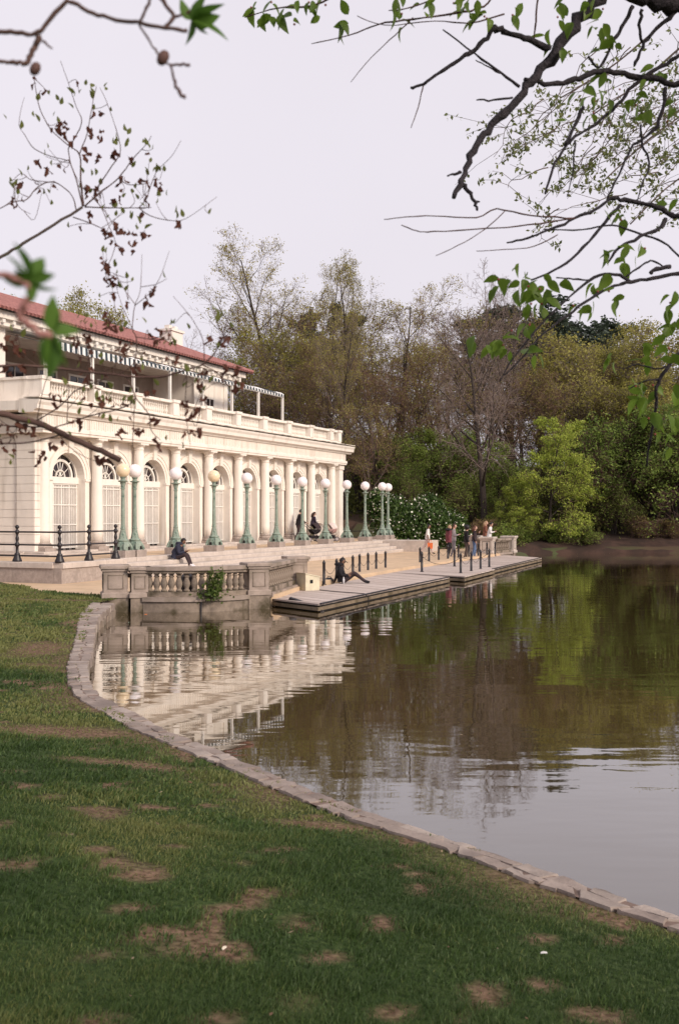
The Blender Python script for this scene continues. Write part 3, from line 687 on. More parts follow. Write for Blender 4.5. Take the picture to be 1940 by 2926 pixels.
# ---- striped awning on white posts along the roof terrace
aw = empty('awning'); aw.parent = house; aw.matrix_local = HZ
M_stripe = bpy.data.materials.new('striped_canvas'); M_stripe.use_nodes = True
t = M_stripe.node_tree; N = t.nodes; L = t.links
tc = N.new('ShaderNodeTexCoord'); sp = N.new('ShaderNodeSeparateXYZ'); L.new(tc.outputs['Object'], sp.inputs[0])
ml = N.new('ShaderNodeMath'); ml.operation = 'MULTIPLY'; ml.inputs[1].default_value = 1 / .36; L.new(sp.outputs['X'], ml.inputs[0])
fr_ = N.new('ShaderNodeMath'); fr_.operation = 'FRACT'; L.new(ml.outputs[0], fr_.inputs[0])
gt = N.new('ShaderNodeMath'); gt.operation = 'GREATER_THAN'; gt.inputs[1].default_value = .5; L.new(fr_.outputs[0], gt.inputs[0])
mx = N.new('ShaderNodeMix'); mx.data_type = 'RGBA'; L.new(gt.outputs[0], mx.inputs[0]); mx.inputs[6].default_value = (.72, .72, .72, 1); mx.inputs[7].default_value = (.03, .045, .06, 1)
L.new(mx.outputs[2], N['Principled BSDF'].inputs['Base Color']); N['Principled BSDF'].inputs['Roughness'].default_value = .9
YP = 1.8; posts = [.9 + 3.14 * k for k in range(8)]
for x in posts: hp('post', MB().box(x - .06, x + .06, YP - .06, YP + .06, 7.0, 9.62), M_white, aw)
hp('beam', MB().box(posts[0] - .1, posts[-1] + .08, YP - .05, YP + .05, 9.622, 9.74), M_white, aw)
for q_, (a, b) in enumerate(zip(posts[:-1], posts[1:])):
    if q_ < 2:                                         # drawn out
        top = MB(); n, m_ = 14, 6; v = []
        for i in range(n + 1):
            for j in range(m_ + 1): q = j / m_; v.append((a + (b - a) * i / n, YP - .06 + (3.9 - YP) * q, 9.76 + .44 * q - .09 * math.sin(PI * q)))
        top.add(v, [(i * (m_ + 1) + j, (i + 1) * (m_ + 1) + j, (i + 1) * (m_ + 1) + j + 1, i * (m_ + 1) + j + 1) for i in range(n) for j in range(m_)]); hp('canvas', top, M_stripe, aw)
    else:                                              # gathered in loose folds under the eave or along the frame
        fold = MB(); n = 60; v = []
        for i in range(n + 1):
            xx = a + (b - a) * i / n
            for j in range(5): t_ = j / 4; v.append((xx, YP - .12 + .55 * t_, 9.78 + .09 * abs(math.sin(xx * 7.5)) * math.sin(PI * t_) + .10 * t_ + .04 * math.sin(xx * 19 + j)))
        fold.add(v, [(i * 5 + j, (i + 1) * 5 + j, (i + 1) * 5 + j + 1, i * 5 + j + 1) for i in range(n) for j in range(4)]); hp('folded_canvas', fold, M_stripe, aw)
    val = MB(); n = 48; v = []; dr = .26 if q_ < 2 else .05
    for i in range(n + 1):
        xx = a + (b - a) * i / n; v += [(xx, YP - .085, 9.80), (xx, YP - .10 - .012 * math.sin(i), 9.755 - dr - (.05 if q_ < 2 else .09) * abs(math.sin(PI * xx / .36)))]
    val.add(v, [(2 * i, 2 * i + 1, 2 * i + 3, 2 * i + 2) for i in range(n)]); hp('valance', val, M_stripe, aw)
rb = MB(); x = 8.6
while x < posts[-1]: rb.box(x - .03, x + .03, YP - .12, YP - .08, 7.05, 8.05); x += .13
hp('rail_bars', rb, M_white, aw, kind='stuff')
hp('rail', MB().box(8.5, posts[-1], YP - .14, YP - .065, 8.05, 8.14), M_white, aw)
# ================================================================== lamp posts
def globe_mat(name, c):
    m = bpy.data.materials.new(name); m.use_nodes = True; b = m.node_tree.nodes['Principled BSDF']
    b.inputs['Base Color'].default_value = (*c, 1); b.inputs['Roughness'].default_value = .18; b.inputs['Specular IOR Level'].default_value = .5
    b.inputs['Subsurface Weight'].default_value = .6; b.inputs['Subsurface Radius'].default_value = (.2, .18, .18); b.inputs['Subsurface Scale'].default_value = .3
    return m
M_globe, M_globey = globe_mat('white_globe', (.86, .81, .83)), globe_mat('yellowed_globe', (.80, .66, .47))
me_plinth = MB().box(-.32, .32, -.32, .32, 0, .26, bev=.015).mesh('plinth')
lb = MB().lathe([(.30, .26), (.29, .30), (.27, .48), (.24, .54), (.20, .58), (.225, .62), (.215, .65), (.16, .68), (.135, .80), (.105, .94), (.088, 1.02)], 8)
for k in range(4):                                     # scrolled feet
    a = PI / 4 + k * PI / 2; ca, sa = math.cos(a), math.sin(a)
    lb.tube([(.34 * ca, .34 * sa, .27), (.31 * ca, .31 * sa, .38), (.26 * ca, .26 * sa, .48), (.20 * ca, .20 * sa, .57)], [.05, .055, .045, .03], 6)
me_lb = lb.mesh('base')
lo_ = MB()
lo_.add([((.296 - (z - .27) * .12), s_ * .06, z) for s_, z in ((-1, .28), (1, .28), (.7, .40), (-.7, .40))] + [((.24 - (z - .27) * .12), s_ * .06, z) for s_, z in ((-1, .28), (1, .28), (.7, .40), (-.7, .40))], [(0, 1, 2, 3), (0, 4, 5, 1), (1, 5, 6, 2), (2, 6, 7, 3), (3, 7, 4, 0)])
me_lh = lo_.mesh('base_opening')
sh = MB(); seg = 20
v = []; prof = [(.086, 1.02), (.105, 1.06), (.088, 1.10), (.080, 1.20), (.072, 1.8), (.062, 2.50)]
for r_, z in prof:
    for k in range(seg): rr = r_ * (1 - .07 * (k % 2)); v.append((rr * math.cos(2 * PI * k / seg), rr * math.sin(2 * PI * k / seg), z))
sh.add(v, [(j * seg + k, j * seg + (k + 1) % seg, (j + 1) * seg + (k + 1) % seg, (j + 1) * seg + k) for j in range(len(prof) - 1) for k in range(seg)])
me_shaft = sh.mesh('shaft')
me_lcap = MB().lathe([(.062, 2.50), (.082, 2.52), (.082, 2.56), (.068, 2.58), (.09, 2.70), (.11, 2.74), (.09, 2.76), (.175, 2.79), (.185, 2.82), (.09, 2.84), (.075, 2.90), (.11, 2.94), (.11, 2.97)], 14).mesh('capital')
me_gb = MB().sphere((0, 0, 3.20), .262, 24, 16).mesh('globe', True); me_gby = me_gb.copy()
for me_, m_ in ((me_plinth, M_stone), (me_lb, M_verd), (me_lh, M_dark), (me_shaft, M_verd), (me_lcap, M_verd), (me_gb, M_globe), (me_gby, M_globey)): me_.materials.append(m_)
def lamp(x, y, z, label, yellow=False, sc=1.0):
    t = empty('lamp_post', mat=SITE @ Matrix.Translation((x, y, z)) @ Matrix.Scale(sc, 4))
    tag(t, label, 'lamp post', 'green globe lamp posts along the terrace steps')
    put('plinth', me_plinth, None, t); b = put('base', me_lb, None, t); [put('base_opening', me_lh, None, b, rz=q * PI / 2) for q in range(4)]; put('shaft', me_shaft, None, t); put('capital', me_lcap, None, t)
    g = put('globe', me_gby if yellow else me_gb, None, t)
    if yellow: g['label'] = 'yellowed globe'
ordn = ['first', 'second', 'third', 'fourth', 'fifth', 'sixth', 'seventh', 'eighth', 'ninth']
lamp(-1.51, -3.62, TERR, 'green lamp post with cream yellowed globe beside the black railing', True)
lamp(-.745, -3.62, TERR, 'green lamp post with white globe paired with the yellowed one by the railing')
labs = ['white-globed green lamp post directly behind the person seated on the steps', 'green lamp post with yellowed globe standing alone on the steps', 'white-globed green lamp post next after the lone yellowed globe',
        'second white-globed lamp post after the lone yellowed globe', 'white-globed lamp post overlapping the man pushing a dark stroller', 'white-globed lamp post before the last arch, past the pale stroller',
        'green lamp post just past the boathouse corner in front of the tree trunk', 'green lamp post between the boathouse corner and the final pair', 'near lamp post of the final pair beside the flowering bush']
xs_l = [2.13, 5.18, 8.16, 11.15, 14.09, 16.98, 19.93, 22.68, 25.5]
for i, x in enumerate(xs_l): lamp(x, -3.62, TERR + (.03 if i == 8 else 0), labs[i], i == 1)
lamp(26.5, -3.62, TERR + .03, 'far lamp post of the final pair beside the flowering bush', sc=.99)
lamp(29.1, .6, TERR, 'green lamp post half hidden behind the boathouse corner')

# ================================================================== black iron railings
me_rp = MB().lathe([(.16, 0), (.155, .05), (.11, .16), (.09, .24), (.095, .26), (.05, .30), (.045, .48), (.06, .50), (.095, .56), (.06, .62), (.04, .66), (.055, .72), (.06, .78), (.04, .84), (.035, .90), (.06, .93), (.085, .98), (.06, 1.03), (.03, 1.06), (.03, 1.08), (.06, 1.11), (.07, 1.15), (.05, 1.19), (.015, 1.215)], 12).mesh('post', True)
me_rp.materials.append(M_black)
def railing(pts, label, z):
    t = empty('iron_railing', mat=SITE @ Matrix.Translation((pts[0][0], pts[0][1], z))); tag(t, label, 'railing')
    x0, y0 = pts[0]
    for x, y in pts: put('post', me_rp, None, t, loc=(x - x0, y - y0, 0))
    for (xa, ya), (xb, yb_) in zip(pts[:-1], pts[1:]):
        for h in (.20, .56, .98): put('rail', MB().tube([(xa - x0, ya - y0, h), (xb - x0, yb_ - y0, h)], .028, 8), M_black, t)
railing([(-6.25, 1.0), (-6.25, -.95), (-6.25, -2.75), (-6.3, -4.5), (-4.75, -4.5), (-3.15, -4.45), ], 'black three-rail iron railing with ball-topped posts on the terrace wall', TERR + .03)
railing([(29.6, 1.2), (31.2, -.4), (33.0, -2.0), (34.2, -3.2)], 'black railing behind the lamp posts at the far terrace end', PLAZA + .1)

# ================================================================== stone balustrades at the quay
bp_ = [(.085, 0), (.085, .05), (.055, .065), (.06, .10), (.098, .19), (.092, .25), (.055, .36), (.055, .385), (.075, .40), (.075, .42), (.05, .44), (.06, .455), (.085, .46), (.085, .49)]
me_qb = MB().lathe(bp_, 10).mesh('baluster', True); me_qb.materials.append(M_quay)
M_rail = mat('rail_stone', (.36, .29, .25), .85, .14, 4, .3, 45, cover=((.17, .14, .105), 2.0, .48, .66))
def pier(parent, inv, X, Y, a, w_, zb=-.6, z0=.44, z1=1.30, m=M_rail):
    t = Matrix.Translation((X, Y, 0)) @ Matrix.Rotation(a, 4, 'Z'); h = w_ / 2
    o = put('pedestal', MB().box(-h, h, -h, h, z0 + .14, z1 - .16, bev=0).box(-h - .05, h + .05, -h - .05, h + .05, z0, z0 + .14, bev=.02).box(-h - .04, h + .04, -h - .04, h + .04, z1 - .16, z1 - .09).box(-h - .08, h + .08, -h - .08, h + .08, z1 - .09, z1, bev=.02), m, parent, mat=inv @ t)
    put('footing', MB().box(-h - .02, h + .02, -h - .02, h + .02, zb, z0 - .002), M_quay, parent, mat=inv @ t)
    pm = MB()
    for s_ in (-1, 1):
        for ax in (0, 1):
            q = [(-h * .62, z0 + .24), (h * .62, z0 + .24), (h * .62, z1 - .26), (-h * .62, z1 - .26)]
            for (u0, v0), (u1, v1) in zip(q, q[1:] + q[:1]):
                lo = (min(u0, u1) - .012, min(v0, v1) - .012); hi = (max(u0, u1) + .012, max(v0, v1) + .012)
                if ax == 0: pm.box(lo[0], hi[0], min(s_ * h, s_ * (h + .014)), max(s_ * h, s_ * (h + .014)), lo[1], hi[1])
                else: pm.box(min(s_ * h, s_ * (h + .014)), max(s_ * h, s_ * (h + .014)), lo[0], hi[0], lo[1], hi[1])
    put('panel_moulding', pm, M_quay, o)
def span(parent, inv, pts, nb, z0=.44, w_=.40, wall=True):
    L_ = smooth_line(np.array(pts), 25); d = np.gradient(L_, axis=0); d /= np.linalg.norm(d, axis=1)[:, None]; nrm = np.stack([d[:, 1], -d[:, 0]], 1)
    def band(nm, h0, h1, za, zb_, m):
        n = len(L_); v = []
        for p, q in zip(L_, nrm): v += [(*(p + q * h0), za), (*(p + q * h1), za), (*(p + q * h1), zb_), (*(p + q * h0), zb_)]
        f = [(0, 1, 2, 3), (4 * n - 1, 4 * n - 2, 4 * n - 3, 4 * n - 4)]
        for i in range(n - 1):
            for k in range(4): f.append((4 * i + k, 4 * i + 4 + k, 4 * i + 4 + (k + 1) % 4, 4 * i + (k + 1) % 4))
        put(nm, MB().add(v, f), m, parent, mat=inv)
    band('base_course', -.16, .16, z0 + .02, z0 + .15, M_quay); band('handrail', -.20, .20, z0 + .72, z0 + .82, M_rail); band('rail_bed', -.15, .15, z0 + .645, z0 + .718, M_quay)
    if wall: band('quay_wall', -.5, .20, -.6, z0 - .10, M_quay); band('wall_ledge', -.5, .26, z0 - .098, z0 + .018, M_rail)
    for k in range(nb):
        q = (k + .5) / nb * (len(L_) - 1); i = int(q); p = L_[i] + (L_[min(i + 1, len(L_) - 1)] - L_[i]) * (q - i)
        put('baluster', me_qb, None, parent, mat=inv @ Matrix.Translation((p[0], p[1], z0 + .152)))
def arc(a, b, bulge, n=16):
    a, b = np.array(a), np.array(b); d = b - a; L_ = np.linalg.norm(d); nr = np.array([d[1], -d[0]]) / L_
    return [a + d * t + nr * bulge * 4 * t * (1 - t) for t in np.linspace(0, 1, n)]
bal = empty('stone_balustrade', (-4, 28.2, .44)); tag(bal, 'weathered stone balustrade curving out over the water near the lawn', 'balustrade'); bpy.context.view_layer.update(); BI = bal.matrix_world.inverted()
pier(bal, BI, -5.98, 28.0, .28, .62, z1=1.30); pier(bal, BI, -5.33, 27.98, .28, .44, z1=1.26)
span(bal, BI, arc((-5.14, 27.95), (-2.62, 28.72), .42), 14)
pier(bal, BI, -2.30, 28.95, .40, .56, z1=1.32); span(bal, BI, [(-2.12, 29.35), (-1.52, 32.75)], 13); pier(bal, BI, -1.38, 33.15, .30, .60, z1=1.32)
fb = empty('stone_balustrade', (9, 60, PLAZA)); tag(fb, 'pale stone balustrade at the far dock end beside the person in white', 'balustrade'); bpy.context.view_layer.update(); FI = fb.matrix_world.inverted()
for X, Y in ((8.35, 59.2), (9.95, 61.7), (8.0, 62.4)): pier(fb, FI, X, Y, SITE_RZ, .70, z0=.36, z1=1.34, m=M_steps)
span(fb, FI, [(8.75, 59.4), (9.85, 61.3)], 8, z0=.40)
span(fb, FI, [(8.2, 61.9), (8.2, 59.6)], 8, z0=.40, wall=False)

# ================================================================== chain posts on the dock
me_cp = MB().lathe([(.085, 0), (.085, .015), (.048, .02), (.048, .70), (.058, .71), (.058, .74), (.03, .79), (.006, .83)], 10).mesh('post', True); me_cp.materials.append(M_black)
inner = [(-.52, 35.2), (-.10, 36.55), (.12, 38.0), (.50, 39.4), (.78, 40.8), (1.14, 42.0), (1.50, 43.0), (1.92, 43.9)]
gapped = [(3.72, 48.6), (4.24, 49.8), (4.82, 51.1), (5.40, 52.4), (6.06, 53.6), (6.75, 54.9), (7.40, 56.1), (8.02, 57.2), (8.64, 58.4)]
outer = [(3.36, 42.9), (4.84, 42.0), (5.45, 43.5), (6.05, 45.1), (6.65, 46.7), (5.17, 47.3)]
def post_run(pts, labelf, grp, chain=True):
    for i, (X, Y) in enumerate(pts):
        o = empty('chain_post', (X, Y, DOCK if Y < 50 or (X, Y) in outer else DOCK)); put('post', me_cp, None, o); tag(o, labelf(i), 'post', grp)
        if chain and i + 1 < len(pts):
            dx, dy = pts[i + 1][0] - X, pts[i + 1][1] - Y
            c = MB().tube([(dx * t, dy * t, .62 - .30 * 4 * t * (1 - t)) for t in [k / 8 for k in range(9)]], .009, 4); put('chain', c, M_black, o)
names = ['first', 'second', 'third', 'fourth', 'fifth', 'sixth', 'seventh', 'eighth', 'ninth']
post_run(inner, lambda i: f'{names[i]} black chain post from the cream box, in the row behind the seated dock sitter', 'black chain posts in the near row')
post_run(gapped, lambda i: f'{names[i]} post of the far chain row, counted from the walker in white', 'black chain posts in the far row')
post_run(outer, lambda i: ['lone post standing out on the deck before the walker in white', 'nearest post of the chained group at the dock\'s water edge', 'second post of the chained group at the water edge', 'third post of the chained group at the water edge', 'fourth post of the chained group at the water edge', 'post in mid deck before the man in maroon'][i], 'black chain posts on the outer deck', chain=True)

# ================================================================== small things on the quay
bx = empty('utility_box', (-.98, 32.75, DOCK), R(38)); tag(bx, 'cream wedge-topped utility box with a square hole on the dock', 'box')
M_bx = mat('cream_box_paint', (.62, .56, .42), .6, .08, 4)
bw, bd = .27, .24
put('housing', MB().add([(-bw, -bd, 0), (bw, -bd, 0), (bw, bd, 0), (-bw, bd, 0), (-bw, -bd, .52), (bw, -bd, .40), (bw, bd, .40), (-bw, bd, .52)], [(3, 2, 1, 0), (4, 5, 6, 7), (0, 1, 5, 4), (1, 2, 6, 5), (2, 3, 7, 6), (3, 0, 4, 7)]), M_bx, bx)
put('lid', MB().add([(-bw - .02, -bd - .02, .522), (bw + .02, -bd - .02, .40), (bw + .02, bd + .02, .40), (-bw - .02, bd + .02, .522), (-bw - .02, -bd - .02, .55), (bw + .02, -bd - .02, .43), (bw + .02, bd + .02, .43), (-bw - .02, bd + .02, .55)], [(3, 2, 1, 0), (4, 5, 6, 7), (0, 1, 5, 4), (1, 2, 6, 5), (2, 3, 7, 6), (3, 0, 4, 7)]), M_bx, bx)
put('opening', MB().box(-.10, .01, -bd - .006, -bd - .001, .22, .33), M_dark, bx)
tag(put('cable', MB().tube([(-.62, 32.6, DOCK + .012), (-.1, 31.9, DOCK + .012), (.45, 31.4, DOCK + .012), (.75, 31.1, DOCK + .012), (.84, 30.95, .20), (.86, 30.92, .02)], .012, 5), M_black), 'thin black cable crossing the dock planks to the water', 'cable')
tag(put('mooring_stake', MB().tube([(-3.66, 27.72, -.4), (-3.64, 27.74, .62)], .022, 6), M_black), 'thin dark stake standing in the water before the curved balustrade', 'stake')
bg_ = MB().lathe([(.16, 0), (.23, .12), (.25, .36), (.22, .55), (.10, .66), (.04, .70)], 12); tag(put('rubbish_bag', bg_, M_black, loc=(-4.13, 28.75, PLAZA)), 'black bag standing behind the curved balustrade', 'bag')
tag(put('float_buoy', MB().sphere((0, 0, 0), .05, 12, 8, sc=(1.4, 1, .8)), mat('orange_plastic', (.75, .20, .05), .4), loc=(-5.0, 27.15, .03)), 'tiny orange float drifting by the quay wall', 'float')
for i, (X, Y, m_, l_, k_) in enumerate([(1.02, 5.25, (.72, .70, .68), 'scrap of white paper lying on the lawn', 'litter'), (-.52, 4.75, (.7, .62, .5), 'pale dry petal lying on the upper lawn', 'petal'), (1.10, 3.62, (.60, .14, .04), 'orange dead leaf lying on the near lawn', 'leaf'), (1.32, 4.35, (.66, .62, .45), 'pale fallen leaf beside a bare patch', 'leaf')]):
    z = float(lawn_z(np.array(X), np.array(Y))) + .035
    v = [(-.035, -.008, 0), (0, -.014, .006), (.035, -.006, .002), (.03, .010, .010), (0, .014, .014), (-.03, .008, .006)]
    tag(put('fallen_' + k_ if k_ != 'litter' else 'paper_scrap', MB().add(v + [(a, b, c - .004) for a, b, c in v], [(0, 1, 2, 3, 4, 5), (11, 10, 9, 8, 7, 6)] + [(j, (j + 1) % 6, 6 + (j + 1) % 6, 6 + j) for j in range(6)]), mat('litter_%d' % i, m_, .8), mat=Matrix.Translation((X, Y, z - .015)) @ Matrix.Rotation(i * 1.1, 4, 'Z') @ Matrix.Scale(.5, 4)), l_, k_)

# ================================================================== people
M_skin = mat('skin_light', (.55, .34, .26), .6, .05, 8); M_skin2 = mat('skin_brown', (.20, .11, .075), .6, .05, 8)
def cloth(n, c): return mat('cloth_' + n, c, .9, .12, 14, .15, 60)
def head_mesh(mb, c, fwd, h=.235, tilt=0.0, mi=0):
    q = fwd.to_track_quat('X', 'Z').to_matrix()
    tl_ = Matrix.Rotation(tilt, 3, 'Y'); seg, rg = 14, 11; v = []
    def shape(d):
        x, y, z = d; r = Vector((x * .40, y * .325, z * .5)) * h
        if x > 0: r.x *= 1 - .10 * max(0, -z)
        if z < -.3: r.y *= 1 - .35 * (-z - .3); r.x += .02 * h
        if x > .75 and abs(y) < .30 and -.35 < z < .15: r.x += .085 * h * (1 - abs(y) / .3)          # nose
        if x > .6 and abs(z - .08) < .14 and .25 < abs(y) < .6: r.x -= .03 * h                      # eye sockets
        return r
    for j in range(rg + 1):
        a = PI * j / rg
        for k in range(seg):
            b = 2 * PI * k / seg; p = shape((math.sin(a) * math.cos(b), math.sin(a) * math.sin(b), math.cos(a))); v.append(Vector(c) + q @ (tl_ @ p))
    mb.add(v, [(j * seg + k, (j + 1) * seg + k, (j + 1) * seg + (k + 1) % seg, j * seg + (k + 1) % seg) for j in range(rg) for k in range(seg)], mi)
    for s_ in (-1, 1): mb.sphere(Vector(c) + q @ (tl_ @ Vector((-.01 * h, s_ * .335 * h, -.02 * h))), .07 * h, 6, 5, mi, (.8, .5, 1.4))
    return q @ tl_
def person(label, loc, rz, pose, top, bottom, shoe, hair, skin=M_skin, hstyle='short', height=1.72, sleeves='long', extra=None, hood=None, bulk=1.08):
    k = height / 1.72; J = pose; root = empty('person', loc, rz); tag(root, label, 'person')
    root.scale = (k, k, k)
    bones = [('pel', 'che', 'top', .155, .165), ('che', 'nec', 'top', .165, .075), ('nec', 'hed', 'skin', .058, .055)]
    for s_ in 'lr':
        bones += [('che', s_ + 'sh', 'top', .12, .078), (s_ + 'sh', s_ + 'el', 'top', .066, .050), (s_ + 'el', s_ + 'wr', 'top' if sleeves == 'long' else 'skin', .048, .032), (s_ + 'wr', s_ + 'ha', 'skin', .030, .036),
                  ('pel', s_ + 'hi', 'bottom', .14, .100), (s_ + 'hi', s_ + 'kn', 'bottom', .098, .066), (s_ + 'kn', s_ + 'an', 'bottom', .064, .046), (s_ + 'an', s_ + 'to', 'shoe', .048, .040)]
    names_ = list(J); ix = {n: i for i, n in enumerate(names_)}; rad = {}
    for a, b, _, ra, rb_ in bones: rad[b] = rb_; rad.setdefault(a, ra)
    rad['pel'] = .15; rad['che'] = .16; rad['hed'] = .055
    for n in rad:
        if n != 'hed' and n[1:] not in ('ha', 'wr', 'an', 'to'): rad[n] *= bulk
    me = bpy.data.meshes.new('body'); me.from_pydata([J[n] for n in names_], [(ix[a], ix[b]) for a, b, *_ in bones], []); tmp = bpy.data.objects.new('tmp', me); COL.objects.link(tmp)
    sk = tmp.modifiers.new('s', 'SKIN'); sk.use_smooth_shade = True
    for n in names_:
        sv = me.skin_vertices[0].data[ix[n]]; r_ = rad[n]; sv.radius = (r_, r_ * (.82 if n in ('pel', 'che') else 1)); sv.use_root = n == 'pel'
    ss = tmp.modifiers.new('u', 'SUBSURF'); ss.levels = 1; ss.render_levels = 1
    dg = bpy.context.evaluated_depsgraph_get(); bm_ = bpy.data.meshes.new_from_object(tmp.evaluated_get(dg)); bpy.data.objects.remove(tmp)
    mb = MB(); idx_ = {'skin': 0, 'top': 1, 'bottom': 2, 'shoe': 3}
    vs = [tuple(v.co) for v in bm_.vertices]; segs = [(Vector(J[a]), Vector(J[b]), idx_[t_]) for a, b, t_, *_ in bones]
    for p in bm_.polygons:
        c = p.center; best = None
        for a, b, t_ in segs:
            d = b - a; u = max(0, min(1, (c - a).dot(d) / d.length_squared)); q = (c - a - d * u).length
            if best is None or q < best[0]: best = (q, t_)
        mb.f.append(tuple(p.vertices)); mb.m.append(best[1])
    mb.v = vs; mb.n = len(vs); bpy.data.meshes.remove(bm_)
    he = Vector(J['hed']); fw = Vector(J.get('look', (1, 0, 0))) if False else Vector(LOOK.get(id(pose), (1, 0, 0)))
    hc = he + Vector((.015, 0, .085)); Q = head_mesh(mb, hc, fw, .235)
    for s_ in 'lr':                                    # fingers and thumb
        wr, ha = Vector(J[s_ + 'wr']), Vector(J[s_ + 'ha']); d = (ha - wr).normalized(); sd = d.cross(Vector((0, 0, 1))); sd = sd.normalized() if sd.length > .1 else Vector((1, 0, 0)); cu = d.cross(sd)
        for q in range(4):
            o_ = ha + sd * (q - 1.5) * .019; l_ = (.062, .072, .068, .052)[q]; mb.tube([o_, o_ + d * l_ * .55, o_ + d * l_ * .9 + cu * .022], [.010, .009, .007], 5, 0)
        o_ = wr + (ha - wr) * .45 + sd * .03; mb.tube([o_, o_ + sd * .022 + d * .03, o_ + sd * .022 + d * .058], [.012, .010, .008], 5, 0)
    put('body', mb.mesh('body', True), [skin, top, bottom, shoe], root)
    hm = MB(); seg, rg = 14, 8; v = []                  # hair cap
    for j in range(rg + 1):
        a = (PI * .60) * j / rg
        for q in range(seg):
            b = 2 * PI * q / seg; d_ = Vector((math.sin(a) * math.cos(b), math.sin(a) * math.sin(b), math.cos(a)))
            if d_.x > .35 and d_.z < .45: d_ = Vector((d_.x * .55, d_.y * .9, max(d_.z, .5)))
            v.append(hc + Q @ Vector((d_.x * .105 - .008, d_.y * .088, d_.z * .128 + .004)))
    hm.add(v, [(j * seg + q, (j + 1) * seg + q, (j + 1) * seg + (q + 1) % seg, j * seg + (q + 1) % seg) for j in range(rg) for q in range(seg)])
    if hstyle == 'long': hm.tube([hc + Q @ Vector((-.05, 0, .03)), hc + Q @ Vector((-.085, 0, -.10)), hc + Q @ Vector((-.10, 0, -.25))], [.09, .095, .05], 10)
    if hstyle == 'bun': hm.sphere(hc + Q @ Vector((-.10, 0, .07)), .05, 8, 6)
    if hstyle == 'curly': hm.sphere(hc + Q @ Vector((-.03, 0, .05)), .15, 12, 9, 0, (1, 1, .95))
    if hstyle == 'cap': hm.add([hc + Q @ Vector(p) for p in ((.08, -.07, .055), (.08, .07, .055), (.19, .05, .035), (.19, -.05, .035), (.08, -.07, .065), (.08, .07, .065), (.19, .05, .045), (.19, -.05, .045))], [(3, 2, 1, 0), (4, 5, 6, 7), (0, 1, 5, 4), (1, 2, 6, 5), (2, 3, 7, 6), (3, 0, 4, 7)])
    put('hair' if hstyle not in ('cap',) else 'cap', hm.mesh('hair', True), hair, root)
    fm = MB()
    for s_ in (-1, 1): fm.sphere(hc + Q @ Vector((.083, s_ * .033, .012)), .011, 6, 5)
    fm.box(-.001, .001, -.001, .001, -.001, .001)
    put('eyes', fm.mesh('eyes'), M_dark, root)
    put('mouth', MB().tube([hc + Q @ Vector((.084, -.024, -.062)), hc + Q @ Vector((.094, 0, -.060)), hc + Q @ Vector((.084, .024, -.062))], .006, 5), mat('lips', (.36, .14, .12), .5), root)
    if hood is not None:
        hd = MB(); hd.lathe([(.075, -.02), (.15, 0), (.165, .05), (.12, .09), (.085, .10)], 12); put('hood', hd.mesh('hood', True), hood, root, mat=Matrix.Translation(Vector(J['nec']) + Vector((-.05, 0, .02))))
    # jacket or shirt hem
    pel, che = Vector(J['pel']), Vector(J['che']); ax = (pel - che).normalized(); e = pel + ax * .05
    hmm = MB(); n = 16; v = []; u_ = ax.orthogonal().normalized() if abs(ax.x) > .2 else Vector((1, 0, 0)); u_ = (Vector((1, 0, 0)) - ax * ax.x).normalized(); w__ = ax.cross(u_)
    for t_, ru, rw in [(q, a_ * bulk, b_ * bulk) for q, a_, b_ in ((0, .125, .165), (.45, .118, .160), (.85, .130, .178), (1.0, .132, .182))]:
        p = che + (e - che) * (.25 + .75 * t_)
        for q in range(n): v.append(p + u_ * ru * math.cos(2 * PI * q / n) + w__ * rw * math.sin(2 * PI * q / n))
    hmm.add(v, [(j * n + q, j * n + (q + 1) % n, (j + 1) * n + (q + 1) % n, (j + 1) * n + q) for j in range(3) for q in range(n)]); put('jacket' if sleeves == 'long' else 'shirt', hmm.mesh('jacket', True), top, root)
    return root
LOOK = {}
